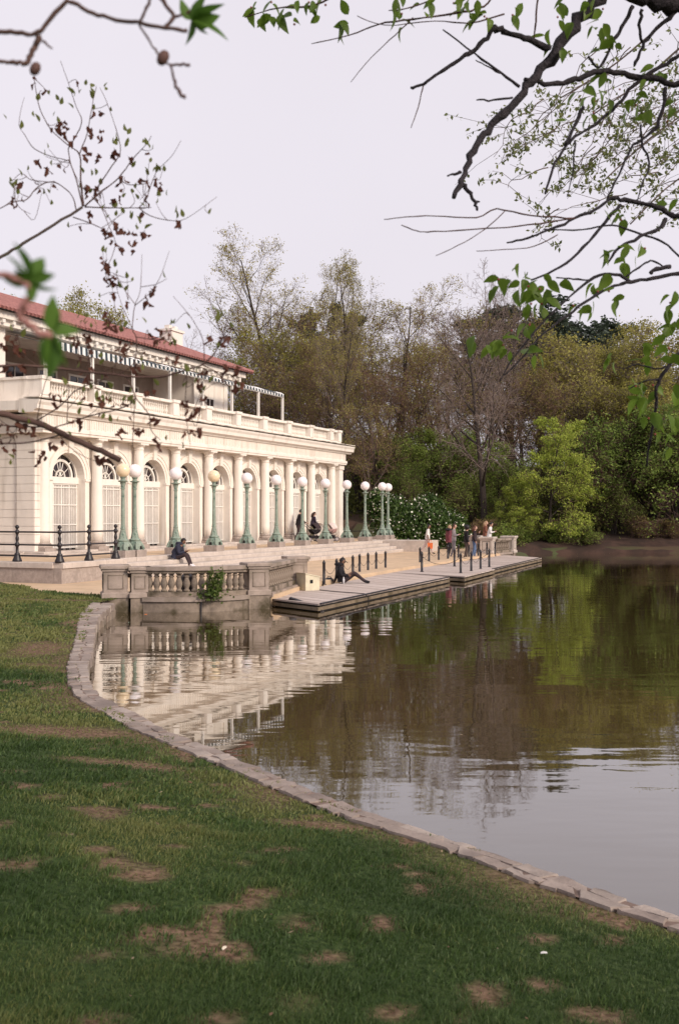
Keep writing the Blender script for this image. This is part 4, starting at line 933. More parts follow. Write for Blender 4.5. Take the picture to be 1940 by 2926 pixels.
def stand(lean=0, stepv=0.0, larm='down', rarm='down', look=(1, 0, -.1)):
    J = dict(pel=(0, 0, .96), che=(.01 + lean * .5, 0, 1.30), nec=(.0 + lean, 0, 1.475), hed=(.02 + lean * 1.1, 0, 1.55))
    for s_, y in (('l', 1), ('r', -1)):
        f = stepv * y
        J[s_ + 'hi'] = (0, .095 * y, .90); J[s_ + 'kn'] = (.03 + f * .55, .10 * y, .50 + (.03 if f < 0 else 0)); J[s_ + 'an'] = (f * 1.0 - (.02 if f >= 0 else .08), .105 * y, .085 + (.09 if f < -.1 else 0)); J[s_ + 'to'] = (f + .15 - (0 if f >= 0 else .10), .115 * y, .045 + (.0 if f >= -.1 else .02))
        J[s_ + 'sh'] = (.0 + lean * .9, .185 * y, 1.425); m_ = larm if s_ == 'l' else rarm; sx = lean * .9
        if m_ == 'down': J[s_ + 'el'] = (sx - .03, .235 * y, 1.14); J[s_ + 'wr'] = (sx + .05, .24 * y, .90); J[s_ + 'ha'] = (sx + .07, .235 * y, .82)
        if m_ == 'fore': J[s_ + 'el'] = (sx - .02, .225 * y, 1.15); J[s_ + 'wr'] = (sx + .22, .14 * y, 1.20); J[s_ + 'ha'] = (sx + .29, .11 * y, 1.23)
        if m_ == 'phone': J[s_ + 'el'] = (sx + .06, .215 * y, 1.17); J[s_ + 'wr'] = (sx + .25, .12 * y, 1.36); J[s_ + 'ha'] = (sx + .28, .09 * y, 1.43)
        if m_ == 'push': J[s_ + 'el'] = (sx + .05, .21 * y, 1.15); J[s_ + 'wr'] = (sx + .28, .19 * y, 1.03); J[s_ + 'ha'] = (sx + .35, .17 * y, 1.02)
        if m_ == 'back': J[s_ + 'el'] = (sx - .12, .235 * y, 1.16); J[s_ + 'wr'] = (sx - .10, .10 * y, 1.00); J[s_ + 'ha'] = (sx - .08, .03 * y, 1.00)
    LOOK[id(J)] = look; return J
KEEP = []
def P_(J): KEEP.append(J); return J
dk, navy, bk_, mar, gry, wht, jean, shoew, olive = cloth('dark_brown', (.045, .030, .034)), cloth('navy', (.030, .032, .055)), cloth('black', (.014, .012, .016)), cloth('maroon', (.17, .045, .060)), cloth('grey', (.36, .32, .33)), cloth('white', (.78, .75, .74)), cloth('denim', (.10, .15, .27)), cloth('white_shoe', (.70, .64, .66)), cloth('olive', (.33, .31, .20))
hb, hblk, hfair, hgry = mat('hair_brown', (.060, .030, .022), .6), mat('hair_black', (.014, .010, .011), .5), mat('hair_fair', (.36, .23, .14), .6), mat('hair_auburn', (.11, .045, .028), .6)
FACE_N = math.atan2(-.390, .921)                       # facing straight out over the lake
# seated on the steps, hunched over the phone
J = dict(pel=(0, 0, .10), che=(.10, 0, .40), nec=(.22, 0, .55), hed=(.30, 0, .60)); LOOK[id(J)] = (1, 0, -.75)
for s_, y in (('l', 1), ('r', -1)):
    J[s_ + 'hi'] = (.05, .09 * y, .09); J[s_ + 'kn'] = (.44, .085 * y, .21); J[s_ + 'an'] = (.62, .08 * y, -.20); J[s_ + 'to'] = (.78, .085 * y, -.26)
    J[s_ + 'sh'] = (.16, .175 * y, .50); J[s_ + 'el'] = (.22, .22 * y, .23); J[s_ + 'wr'] = (.42, .09 * y, .30); J[s_ + 'ha'] = (.48, .06 * y, .33)
P_(J); pp = S(1.05, -4.28, TERR - rise); person('person in dark hooded jacket seated on the steps bent over their hands', pp, FACE_N + .15, J, navy, dk, shoew, hblk, M_skin2, 'short', 1.76, hood=navy, bulk=1.28)
# seated on the dock, leaning back, one knee raised
J = dict(pel=(0, 0, .13), che=(-.10, 0, .42), nec=(-.06, 0, .60), hed=(-.02, 0, .67)); LOOK[id(J)] = (1, 0, -.55)
for s_, y in (('l', 1), ('r', -1)):
    J[s_ + 'hi'] = (.05, .09 * y, .12); J[s_ + 'kn'] = (.40, .10 * y, .40 if y < 0 else .34); J[s_ + 'an'] = (.76, .10 * y, .09); J[s_ + 'to'] = (.92, .11 * y, .055)
    J[s_ + 'sh'] = (-.07, .18 * y, .54); J[s_ + 'el'] = (-.02, .23 * y, .28) if y < 0 else (-.22, .24 * y, .30); J[s_ + 'wr'] = (.20, .14 * y, .32) if y < 0 else (-.28, .24 * y, .07); J[s_ + 'ha'] = (.27, .11 * y, .34) if y < 0 else (-.31, .24 * y, .03)
P_(J); person('person in dark clothes and cap sitting on the dock with one knee up', (.10, 35.9, DOCK - .02), -.12, J, bk_, dk, bk_, hblk, M_skin2, 'cap', 1.76, hood=bk_, bulk=1.18)
bag = empty('bag', (-.36, 36.1, DOCK)); tag(bag, 'small dark bag on the dock behind the sitting person', 'bag')
put('pouch', MB().sphere((0, 0, .09), .12, 12, 8, 0, (1.3, .8, .8)).mesh('pouch', True), cloth('charcoal', (.06, .06, .07)), bag); put('strap', MB().tube([(-.1, 0, .12), (-.04, .02, .22), (.06, .02, .21), (.11, 0, .12)], .012, 5), bk_, bag)
btl = empty('water_bottle', (.14, 35.62, DOCK)); tag(btl, 'pale bottle standing beside the person on the dock', 'bottle')
put('bottle', MB().lathe([(.035, 0), (.036, .15), (.016, .19), (.016, .21)], 10).mesh('bottle', True), mat('pale_plastic', (.65, .65, .68), .3), btl); put('lid', MB().lathe([(.018, .21), (.018, .235)], 8), wht, btl)
j = P_(stand(.05, .30, 'down', 'down')); wk = person('person in white T-shirt and pale trousers striding along the sand', (4.85, 58.0, PLAZA), -.15, j, wht, cloth('pale_pink', (.52, .40, .38)), bk_, hblk, M_skin2, 'short', 1.62, 'short')
tb = empty('tote_bag', (4.98, 57.75, PLAZA + .32), -.15); tag(tb, 'orange carrier bag held by the walker in white', 'bag')
put('sack', MB().add([(-.13, -.04, 0), (.13, -.04, 0), (.13, .04, 0), (-.13, .04, 0), (-.15, -.02, .32), (.15, -.02, .32), (.15, .02, .32), (-.15, .02, .32)], [(3, 2, 1, 0), (4, 5, 6, 7), (0, 1, 5, 4), (1, 2, 6, 5), (2, 3, 7, 6), (3, 0, 4, 7)]), mat('orange_sack', (.70, .16, .05), .7), tb)
put('handle', MB().tube([(-.08, 0, .32), (-.05, 0, .47), (.05, 0, .47), (.08, 0, .32)], .012, 5), mat('orange_sack', (.7, .16, .05)), tb)
j = P_(stand(.02, .04, 'down', 'back')); person('man in maroon sweater and black trousers standing on the dock with his back turned', (5.48, 52.8, DOCK), .35, j, mar, bk_, cloth('tan_shoe', (.42, .18, .12)), hfair, M_skin, 'short', 1.76, hood=bk_)
j = P_(stand(.02, .06, 'fore', 'fore')); person('man in grey sweatshirt and grey trousers beside the man in maroon', (5.98, 55.2, DOCK), -.1, j, gry, cloth('mid_grey', (.22, .20, .22)), bk_, hb, M_skin, 'short', 1.80)
j = P_(stand(.03, .05, 'fore', 'down')); person('person in black hoodie with a big mass of black hair on the dock', (6.55, 54.4, DOCK), .1, j, bk_, cloth('umber', (.075, .055, .05)), bk_, hblk, M_skin, 'curly', 1.70)
j = P_(stand(.02, .05, 'phone', 'down')); person('woman with long auburn hair in dark jacket and blue jeans', (7.12, 55.6, DOCK), -.05, j, dk, jean, shoew, hgry, M_skin, 'long', 1.70)
j = P_(stand(.09, .05, 'fore', 'fore', (1, 0, -.4))); person('person in white shirt leaning over the far pale balustrade', (8.62, 60.6, PLAZA), -.1, j, wht, gry, bk_, hblk, M_skin, 'cap', 1.72)
j = P_(stand(.03, .05, 'fore', 'fore')); person('fair-haired person mostly hidden behind the one in white', (8.52, 61.6, PLAZA), .0, j, cloth('rust', (.22, .09, .06)), dk, bk_, hfair, M_skin, 'long', 1.78)
# two parents with strollers on the terrace
me_tyre = MB().lathe([(.10, -.02), (.13, -.02), (.14, 0), (.13, .02), (.10, .02), (.10, -.02)], 14, cap=False).mesh('tyre', True); me_rim = MB().lathe([(.02, -.012), (.10, -.012), (.10, .012), (.02, .012)], 12).mesh('rim')
def stroller(loc, rz, hoodm, seatm, label):
    t = empty('stroller', loc, rz); tag(t, label, 'stroller', 'strollers before the last arches')
    fr2 = MB()
    for s_ in (-1, 1): fr2.tube([(-.62, .24 * s_, 1.02), (-.42, .25 * s_, .90), (.34, .25 * s_, .14)], .016, 6).tube([(-.36, .26 * s_, .14), (.10, .25 * s_, .62)], .016, 6)
    fr2.tube([(-.62, -.24, 1.02), (-.62, .24, 1.02)], .022, 8); put('frame', fr2, M_black, t)
    bs = MB(); n, m_ = 12, 6; v = []
    for i in range(n + 1):
        a = PI * i / n
        for k in range(m_ + 1): b = PI * k / m_; v.append((.05 - .36 * math.cos(a) * (.75 + .25 * math.sin(b)), .25 * math.cos(b), .72 - .30 * math.sin(a) * math.sin(b) ** .7))
    bs.add(v, [(i * (m_ + 1) + k, (i + 1) * (m_ + 1) + k, (i + 1) * (m_ + 1) + k + 1, i * (m_ + 1) + k + 1) for i in range(n) for k in range(m_)]); put('bassinet', bs.mesh('bassinet', True), seatm, t)
    hd = MB(); v = []
    for i in range(9):
        a = R(5) + R(120) * i / 8
        for k in range(9): b = PI * k / 8; v.append((.10 + .36 * math.cos(a) * math.sin(b), .26 * math.cos(b), .72 + .36 * math.sin(a) * math.sin(b)))
    hd.add(v, [(i * 9 + k, (i + 1) * 9 + k, (i + 1) * 9 + k + 1, i * 9 + k + 1) for i in range(8) for k in range(8)]); put('canopy', hd.mesh('canopy', True), hoodm, t)
    put('basket', MB().box(-.28, .26, -.2, .2, .20, .36), bk_, t)
    for x in (-.36, .34):
        for s_ in (-1, 1):
            w_ = put('wheel', me_rim, gry, t, mat=Matrix.Translation((x, .27 * s_, .14)) @ Matrix.Rotation(PI / 2, 4, 'X')); put('tyre', me_tyre, M_black, w_)
stroller(S(20.05, -1.55, TERR), SITE_RZ - .75, dk, bk_, 'dark stroller behind the lamp post, pushed by the man in black')
stroller(S(21.55, -1.9, TERR), SITE_RZ - .9, cloth('pale_hood', (.66, .55, .52)), cloth('rose', (.42, .27, .26)), 'stroller with a pale pink canopy pushed by the woman')
j = P_(stand(.10, .16, 'push', 'push')); person('man in long black coat bending over a dark stroller', S(19.2, -1.0, TERR), SITE_RZ - .75, j, bk_, dk, bk_, hblk, M_skin, 'short', 1.80, bulk=1.22)
j = P_(stand(.08, .12, 'push', 'push', (1, -.2, -.3))); person('woman in navy jacket and olive trousers pushing the pale stroller', S(20.75, -1.15, TERR), SITE_RZ - .8, j, cloth('plum_navy', (.055, .04, .065)), olive, bk_, hb, M_skin, 'long', 1.66)
# ================================================================== tree generator
def unit(a): return a / np.maximum(np.linalg.norm(a, axis=-1, keepdims=True), 1e-9)
def run(start, d, length, n, wig, up, rs):
    B = len(start); pts = [start]; d = unit(d); st = (length / (n - 1))[:, None]; upv = np.array([0, 0, 1.0])
    for _ in range(n - 1):
        d = unit(d + rs.normal(0, wig, (B, 3)) + upv * up); pts.append(pts[-1] + d * st)
    return np.stack(pts, 1)
def spawn(Pp, Rp, nper, t0, t1, ang, dang, rs, flat=0.0):
    B, n, _ = Pp.shape; t = t0 + (t1 - t0) * (np.arange(nper)[None] + rs.rand(B, nper)) / nper
    f = t * (n - 1); i = np.minimum(f.astype(int), n - 2); u = (f - i)[..., None]; b = np.arange(B)[:, None]
    pos = Pp[b, i] * (1 - u) + Pp[b, i + 1] * u; tan = unit(Pp[b, i + 1] - Pp[b, i]); rad = Rp[b, i] * (1 - u[..., 0]) + Rp[b, i + 1] * u[..., 0]
    az = rs.rand(B, 1) * 6.28 + np.arange(nper)[None] * 2.4 + rs.normal(0, .4, (B, nper))
    ref = np.where(np.abs(tan[..., 2:]) > .95, np.array([1., 0, 0]), np.array([0, 0, 1.])); a = unit(np.cross(tan, ref)); c = np.cross(tan, a)
    pr = a * np.cos(az)[..., None] + c * np.sin(az)[..., None]; pr[..., 2] *= (1 - flat)
    th = np.radians(ang + rs.normal(0, dang, (B, nper)))[..., None]
    d = tan * np.cos(th) + unit(pr) * np.sin(th)
    return pos.reshape(-1, 3), d.reshape(-1, 3), rad.reshape(-1), t.reshape(-1)
def tubes(Pp, Rp, k):
    B, n, _ = Pp.shape; tan = unit(np.gradient(Pp, axis=1)); ref = np.where(np.abs(tan[..., 2:]) > .9, np.array([1., 0, 0]), np.array([0, 0, 1.])); a = unit(np.cross(tan, ref)); c = np.cross(tan, a)
    q = np.arange(k) * 2 * PI / k
    V = Pp[:, :, None] + (a[:, :, None] * np.cos(q)[:, None] + c[:, :, None] * np.sin(q)[:, None]) * Rp[:, :, None, None]
    base = (np.arange(B) * n * k)[:, None, None] + (np.arange(n - 1) * k)[None, :, None]; kk = np.arange(k)[None, None]; k2 = (kk + 1) % k
    F = np.stack([base + kk, base + k2, base + k + k2, base + k + kk], -1).reshape(-1, 4)
    return V.reshape(-1, 3), F
def join(parts):
    V, F, o = [], [], 0
    for v, f in parts: V.append(v); F.append(f + o); o += len(v)
    return np.concatenate(V), np.concatenate(F)
def quads(c, size, rs, ratio=.55, droop=0.0):
    n = len(c); a = unit(rs.normal(0, 1, (n, 3)) + np.array([0, 0, -droop])); b = unit(np.cross(a, rs.normal(0, 1, (n, 3)))); s = size[:, None] * .5
    V = np.stack([c - a * s, c + b * s * ratio - a * s * .1, c + a * s, c - b * s * ratio - a * s * .1], 1).reshape(-1, 3); i = np.arange(n)[:, None] * 4
    return V, i + np.arange(4)[None]
def tree_mesh(seed, H, r, spec, leaves, lean=(0, 0), trunk_wig=.05, stems=1, min_r=.012):
    """spec: per level (n per parent, t0, t1, angle, angle spread, length factor, points, wiggle, up, radius factor, flatten)
       leaves: (count, level from the end, jitter, size lo, size hi, droop, low bias)"""
    rs = np.random.RandomState(seed); start = np.zeros((stems, 3)); start[:, :2] = rs.normal(0, .25 if stems > 1 else 0, (stems, 2)); start[:, 2] = -.3
    d = np.array([[lean[0], lean[1], 1.0]]) + (rs.normal(0, .16, (stems, 3)) if stems > 1 else 0)
    T = run(start, d, np.full(stems, H + .3) * (rs.uniform(.75, 1, stems) if stems > 1 else 1), 12, trunk_wig, .04, rs); t = np.linspace(0, 1, 12)
    Rr = np.tile(r * (1 - .88 * t ** .9), (stems, 1)); Rr[:, 0] *= 1.35
    tr = [tubes(T, Rr, 9)]; lev = [(T, Rr)]; tw = []
    for li, (n, t0, t1, ang, da, lf, npt, wig, up, rf, fl) in enumerate(spec):
        Pp, Rp = lev[-1]; pos, dd, rad, tt = spawn(Pp, Rp, n, t0, t1, ang, da, rs, fl)
        plen = np.repeat(np.linalg.norm(np.diff(Pp, axis=1), axis=2).sum(1), n)
        ln = plen * lf * (1.1 - .6 * ((tt - t0) / max(t1 - t0, .01)) ** 1.3) * rs.uniform(.65, 1.2, len(pos))
        C = run(pos, dd, ln, npt, wig, up, rs); u = np.linspace(0, 1, npt)
        r0 = np.maximum(np.minimum(rad * rf, rad * .9), min_r); RC = np.maximum(r0[:, None] * (1 - .8 * u[None]), min_r * .7); lev.append((C, RC))
        (tr if li == 0 else tw).append(tubes(C, RC, 6 if li == 0 else (4 if li == 1 else 3)))
    out = {'wood': join(tr), 'twigs': join(tw) if tw else None}
    if leaves:
        cnt, back, jit, s0, s1, droop, bias = leaves; C = lev[-back][0]; B, n, _ = C.shape
        b = rs.randint(0, B, cnt); f = rs.rand(cnt) ** .7 * (n - 1); i = np.minimum(f.astype(int), n - 2); u = (f - i)[:, None]
        jv = rs.normal(0, jit, (cnt, 3)) * np.array([1, 1, .3 if droop >= .5 else 1]); clump = rs.rand(B)[b]; keep = rs.rand(cnt) < .35 + .9 * clump
        c = (C[b, i] * (1 - u) + C[b, i + 1] * u + jv)[keep]; sz = rs.uniform(s0, s1, cnt)[keep]
        V, F = quads(c, sz, rs, .6, droop); out['leaf'] = (V, F, np.clip(.15 + .45 * clump[keep] + rs.normal(0, .16, keep.sum()), 0, .9))
    return out
PROTO = {}
def proto(key, barkm, twigm, leafm, *a, **k):
    o = tree_mesh(*a, **k); ms = []
    me = np_mesh(key + '_wood', *o['wood'], smooth=True); me.materials.append(barkm); ms.append(('trunk', me))
    if o['twigs']: me = np_mesh(key + '_twigs', *o['twigs'], smooth=True); me.materials.append(twigm); ms.append(('twigs', me))
    if 'leaf' in o: V, F, A = o['leaf']; me = np_mesh(key + '_leaves', V, F, False, A); me.materials.append(leafm); ms.append(('crown', me))
    allv = np.concatenate([np.asarray(o['wood'][0])] + ([o['twigs'][0]] if o['twigs'] else [])); PROTO[key] = (ms, allv[:, 2].max())
L_yel = leafmat('spring_leaf_yellow', (0.170, 0.162, 0.037), (0.323, 0.289, 0.068), (0.510, 0.425, 0.128), .4)
L_olv = leafmat('olive_leaf', (.165, .155, .036), (.295, .275, .066), (.43, .39, .115), .45)
L_grn = leafmat('green_leaf', (0.088, 0.135, 0.031), (0.186, 0.263, 0.053), (0.329, 0.405, 0.092), .4)
L_lim = leafmat('lime_leaf', (0.177, 0.239, 0.038), (0.322, 0.406, 0.062), (0.520, 0.572, 0.114), .4)
L_pin = leafmat('pine_needle', (.034, .048, .034), (.060, .082, .056), (.10, .125, .085), .2)
L_brn = leafmat('bud_brown', (.15, .100, .048), (.245, .185, .070), (.35, .31, .09), .4)
L_hdg = leafmat('hedge_leaf', (0.030, 0.063, 0.015), (0.063, 0.112, 0.027), (0.128, 0.188, 0.053), .3)
M_tw_p = mat('purple_brown_twig', (.195, .120, .095), .95, .2, 2); M_tw_g = mat('grey_brown_twig', (.215, .165, .145), .95, .2, 2); M_tw_d = mat('pale_dead_twig', (.27, .23, .205), .95, .2, 2)
UPR = lambda n1, t0, ang, lf: [(n1, t0, .97, ang, 9, lf, 7, .07, .10, .52, 0), (7, .25, 1, 40, 12, .50, 6, .10, .05, .5, 0), (6, .15, 1, 42, 14, .50, 5, .13, .03, .5, 0), (4, .1, 1, 45, 15, .55, 3, .16, .02, .6, 0)]
BRD = lambda n1, t0, ang, lf: [(n1, t0, .97, ang, 12, lf, 7, .10, .06, .55, 0), (8, .2, 1, 42, 14, .52, 6, .12, .02, .5, 0), (7, .15, 1, 45, 15, .50, 5, .15, .0, .5, 0), (5, .1, 1, 45, 15, .55, 3, .18, .0, .6, 0)]
proto('tallA', M_bark, M_tw_g, L_yel, 1, 24, .36, UPR(13, .42, 38, .30), (6500, 1, .20, .09, .20, 0, 0), lean=(-.04, 0))
proto('tallB', M_bark, M_tw_g, L_yel, 2, 22, .38, UPR(12, .38, 34, .36), (6500, 1, .20, .09, .20, 0, 0), lean=(.03, 0), trunk_wig=.06)
proto('tallC', M_bark, M_tw_p, L_yel, 3, 20, .34, UPR(10, .30, 36, .42), (5000, 1, .22, .09, .20, 0, 0), lean=(.22, 0), trunk_wig=.05)
proto('bareA', M_bark2, M_tw_p, L_brn, 4, 14, .30, BRD(13, .18, 52, .50), (5500, 1, .2, .08, .18, 0, 0))
proto('bareB', M_bark2, M_tw_p, L_olv, 5, 14, .28, BRD(12, .22, 45, .52), (6000, 1, .2, .09, .20, 0, 0), lean=(.08, 0))
proto('bareC', M_bark, M_tw_g, None, 6, 19, .34, UPR(14, .22, 42, .42), None)
proto('bareD', M_bark, M_tw_g, None, 63, 17, .40, BRD(14, .24, 48, .50), None, lean=(.03, 0), trunk_wig=.04, min_r=.016)
proto('leafA', M_bark2, M_tw_g, L_olv, 7, 15, .30, BRD(14, .15, 50, .46), (17000, 1, .30, .11, .27, 0, 0))
proto('leafB', M_bark2, M_tw_g, L_olv, 8, 15, .28, BRD(13, .20, 40, .46), (16000, 1, .30, .11, .27, 0, 0), stems=2)
proto('greenA', M_bark, M_twig, L_grn, 9, 9, .20, BRD(13, .12, 55, .55), (15000, 1, .26, .10, .24, .3, 0))
proto('greenB', M_bark, M_twig, L_grn, 10, 9, .18, BRD(10, .10, 48, .55), (15000, 1, .28, .10, .24, .3, 0), stems=3)
proto('limeA', M_bark, M_twig, L_lim, 11, 10, .18, [(18, .08, .97, 62, 9, .46, 7, .06, -.05, .5, .2), (8, .15, 1, 45, 12, .50, 6, .10, -.07, .5, .5), (7, .1, 1, 45, 14, .5, 5, .12, -.10, .5, .5), (4, .1, 1, 45, 15, .5, 3, .15, -.1, .6, 0)], (26000, 1, .22, .09, .22, .5, 0))
proto('pineA', M_bark, M_twig, L_pin, 12, 18, .30, [(26, .35, .98, 78, 8, .28, 6, .06, .06, .45, 0), (9, .3, 1, 45, 12, .40, 4, .08, .06, .5, .5), (5, .3, 1, 40, 14, .5, 3, .1, .08, .6, 0)], (16000, 1, .16, .18, .42, -.2, 0))
proto('shrubA', M_twig, M_twig, L_grn, 13, 2.6, .05, BRD(9, .05, 45, .6), (7000, 1, .14, .08, .20, 0, 0), stems=4, min_r=.008)
proto('shrubB', M_twig, M_tw_p, L_brn, 14, 2.6, .05, BRD(9, .05, 45, .6), (3000, 1, .14, .08, .18, 0, 0), stems=4, min_r=.008)
def ground_at(X, Y): return float(land_z(np.array([X]), np.array([Y]))[0])
rt = np.random.RandomState(21)
def plant(key, px, d, top, name, label, cat, group, wide=1.0, rz=None):
    X = (px - 970) / FPX * d; z0 = ground_at(X, d); h = CAM_Z + (HOR - top) / FPX * d - z0; ms, H = PROTO[key]; s = h / H
    t = empty(name, (X, d, z0 - .05), rt.uniform(0, 6.28) if rz is None else rz); t.scale = (s * wide, s * wide, s); tag(t, label, cat, group)
    for nm, me in ms: put(nm, me, None, t)
    return t
W = 'trees of the wood beyond the lake'
plant('tallA', 838, 92, 655, 'tall_tree', 'tallest slender tree with sparse yellow-green tips above the roof terrace', 'tree', W, 1.15, 0.0)
plant('tallB', 1032, 82, 722, 'tall_tree', 'tall forked tree with yellowish crown right of the tallest one', 'tree', W, 1.0, .6)
plant('tallC', 1085, 84, 800, 'tall_tree', 'tall tree leaning right with a small olive top', 'tree', W, 1.0, 0.0)
plant('tallB', 985, 75, 860, 'tall_tree', 'tree whose dark trunk rises right behind the boathouse corner', 'tree', W, .8, 2.2)
plant('tallA', 925, 97, 745, 'tall_tree', 'faint slim tree between the two tallest trees', 'tree', W, .8, 2.0)
BR = 'brown budding tree '
for px, d, top, k, w_, lb in ((690, 90, 965, 'bareB', 1.1, 'behind the end of the striped awning'), (755, 84, 975, 'bareA', 1.1, 'above the last two awning posts'), (815, 80, 1020, 'bareA', 1.0, 'just past the awning over the parapet'), (880, 79, 1000, 'bareB', 1.1, 'below the tallest slender tree'),
    (945, 84, 980, 'bareA', 1.0, 'below the dark pine among tall trees'), (1085, 79, 1000, 'bareA', 1.1, 'below the tree that leans right'), (1150, 86, 960, 'bareB', 1.0, 'next right of the tree that leans right'), (1190, 80, 985, 'bareA', 1.0, 'above the flowering bush'), (1240, 88, 965, 'bareA', 1.1, 'behind and above the flowering bush, farther up the slope'),
    (1290, 82, 985, 'bareB', 1.0, 'just left of the tall bare grey tree'), (1450, 84, 1010, 'bareA', 1.1, 'right of the thick bare trunk, under the leftmost skyline pine'), (1510, 80, 1040, 'bareA', 1.2, 'directly above the bright lime green tree'), (1570, 84, 1020, 'bareB', 1.1, 'under the middle skyline pine'), (1630, 80, 1050, 'bareA', 1.1, 'under the rightmost skyline pine'), (1000, 90, 975, 'bareB', 1.1, 'behind the forked tall tree'), (620, 92, 985, 'bareA', 1.0, 'peeping over the hip of the red roof'), (1060, 74, 1150, 'bareB', 1.0, 'low beside the boathouse cornice end')):
    plant(k, px, d, top, 'bare_tree', BR + lb, 'tree', 'budding brown trees of the wood', w_)
for px, d, top, k, w_, lb in ((1380, 71, 830, 'bareD', .85, 'large bare tree with thick trunk and pale twigs behind the far balustrade'), (1335, 82, 750, 'bareC', .9, 'tall bare tree with fine grey twigs against the sky'), (1450, 88, 790, 'bareC', .7, 'slim bare tree close to the left of the dark pine'), (1210, 92, 850, 'bareC', .8, 'thin bare tree rising between the leaning tree and the tall bare one'), (560, 88, 925, 'bareC', .9, 'bare tree behind the boathouse chimney'), (470, 95, 960, 'bareC', 1.0, 'bare tree just left of the chimney behind the roof')):
    plant(k, px, d, top, 'bare_tree', lb, 'tree', W, w_, 0.3 if k == 'bareD' else None)
for px, d, top, w_, lb in ((945, 108, 880, 1.1, 'dark pine among the tall yellowish trees'), (1470, 112, 885, 1.7, 'dark pine with its crown on the skyline, leftmost of three'), (1560, 110, 862, 1.8, 'dark pine in the middle of three on the skyline'), (1645, 113, 895, 1.7, 'dark pine on the skyline, rightmost of three')):
    plant('pineA', px, d, top, 'pine_tree', lb, 'tree', W, w_)
OL = 'olive green tree '
for px, d, top, k, w_, lb in ((1670, 90, 985, 'leafA', 1.1, 'next right of the skyline pines'), (1730, 86, 955, 'leafB', 1.1, 'second right of the skyline pines'), (1790, 94, 930, 'leafA', 1.1, 'with the highest crown at the right skyline'), (1850, 88, 915, 'leafA', 1.1, 'at the skyline behind the drooping dark branch'), (1930, 86, 925, 'leafB', 1.2, 'at the skyline by the right frame edge'),
    (1710, 80, 1070, 'leafB', 1.2, 'on the slope right above the lime green tree'), (1800, 79, 1050, 'leafA', 1.2, 'on the mid slope left of the drooping dark branch'), (1900, 78, 1060, 'leafA', 1.2, 'on the mid slope behind the drooping dark branch'), (2010, 82, 950, 'leafA', 1.2, 'cut by the right frame edge at the skyline')):
    plant(k, px, d, top, 'leafy_tree', OL + lb, 'tree', 'olive trees at the right end of the wood', w_)
plant('leafB', 720, 86, 935, 'leafy_tree', 'olive green tree showing just past the end of the red roof', 'tree', W, 1.1)
plant('leafA', 215, 78, 812, 'leafy_tree', 'rounded olive tree standing behind the red roof', 'tree', W, 1.0)
plant('leafA', 60, 82, 850, 'leafy_tree', 'olive tree behind the left end of the red roof', 'tree', W, 1.0)
DG, MG = 'dark green low tree ', 'mid green understory tree '
for px, d, top, k, w_, lb in ((1690, 76, 1210, 'greenA', 1.2, 'right against the bright lime green tree'), (1770, 75, 1170, 'greenB', 1.2, 'behind the far bank, second from the lime tree'), (1850, 74.5, 1150, 'greenA', 1.3, 'below the drooping dark branch tip'), (1935, 73, 1180, 'greenB', 1.3, 'by the right frame edge above the muddy bank'), (1750, 73, 1360, 'greenB', 1.1, 'shorter one standing on the muddy bank'), (2010, 72, 1200, 'greenA', 1.2, 'cut off by the right frame edge')):
    plant(k, px, d, top, 'green_tree', DG + lb, 'tree', 'low trees on the far bank', w_)
for px, d, top, k, w_, lb in ((1050, 84, 1230, 'greenB', 1.2, 'behind the first lamps past the boathouse corner'), (1130, 80, 1230, 'greenA', 1.2, 'right above the final pair of lamps'), (1220, 77, 1210, 'greenA', 1.2, 'rising behind the middle of the flowering bush'), (1300, 77, 1220, 'greenB', 1.2, 'left of the thick bare trunk'), (1160, 74, 1320, 'greenB', 1.2, 'low behind the left of the flowering bush'), (1430, 75, 1250, 'greenA', 1.1, 'between the thick bare trunk and the lime green tree'), (1345, 73, 1340, 'greenB', 1.2, 'low before the thick bare trunk')):
    plant(k, px, d, top, 'green_tree', MG + lb, 'tree', 'understory trees of the wood', w_)
plant('limeA', 1565, 70.5, 1190, 'lime_tree', 'bright lime green tree with layered drooping boughs at the far shore', 'tree', W, .92, .4)
plant('limeA', 1470, 69.5, 1370, 'lime_tree', 'smaller lime green tree beside the far balustrade', 'tree', W, .9, 2.4)
for px, d, top, k, w_, lb in ((1500, 68.8, 1500, 'shrubA', 1.6, 'at the water right of the far balustrade'), (1590, 69.2, 1490, 'shrubA', 1.6, 'at the water under the bright lime green tree'), (1660, 69.4, 1500, 'shrubA', 1.5, 'at the water where the muddy bank begins'), (1430, 68, 1490, 'shrubA', 1.5, 'right behind the far balustrade'), (1370, 69, 1480, 'shrubB', 1.6, 'behind the two people on the far dock'), (1300, 71, 1480, 'shrubA', 1.6, 'right of the flowering bush behind the man in maroon'),
    (1830, 71.3, 1470, 'shrubB', 1.3, 'twiggy and brown in the middle of the muddy bank'), (1920, 71.2, 1480, 'shrubB', 1.4, 'twiggy and brown on the muddy bank by the right frame edge'), (1130, 73, 1440, 'shrubA', 1.6, 'just behind the final pair of lamps'), (1240, 72, 1430, 'shrubA', 1.6, 'close behind the flowering bush')):
    plant(k, px, d, top, 'shrub', 'leafy shrub ' + lb if k == 'shrubA' else 'shrub ' + lb, 'shrub', 'shrubs along the far shore', w_)
for px, d, top, k, lb in ((780, 96, 880, 'bareB', 'farther back left of the tallest slender tree\'s trunk'), (1120, 98, 880, 'bareB', 'on the skyline right of the leaning tree'), (1275, 99, 890, 'bareA', 'on the skyline left of the tall bare grey tree'), (1390, 97, 900, 'bareB', 'on the skyline left of the pines'), (870, 100, 850, 'bareA', 'on the skyline between the two tallest trees')):
    plant(k, px, d, top, 'bare_tree', BR + lb, 'tree', 'budding brown trees of the wood', 1.15)
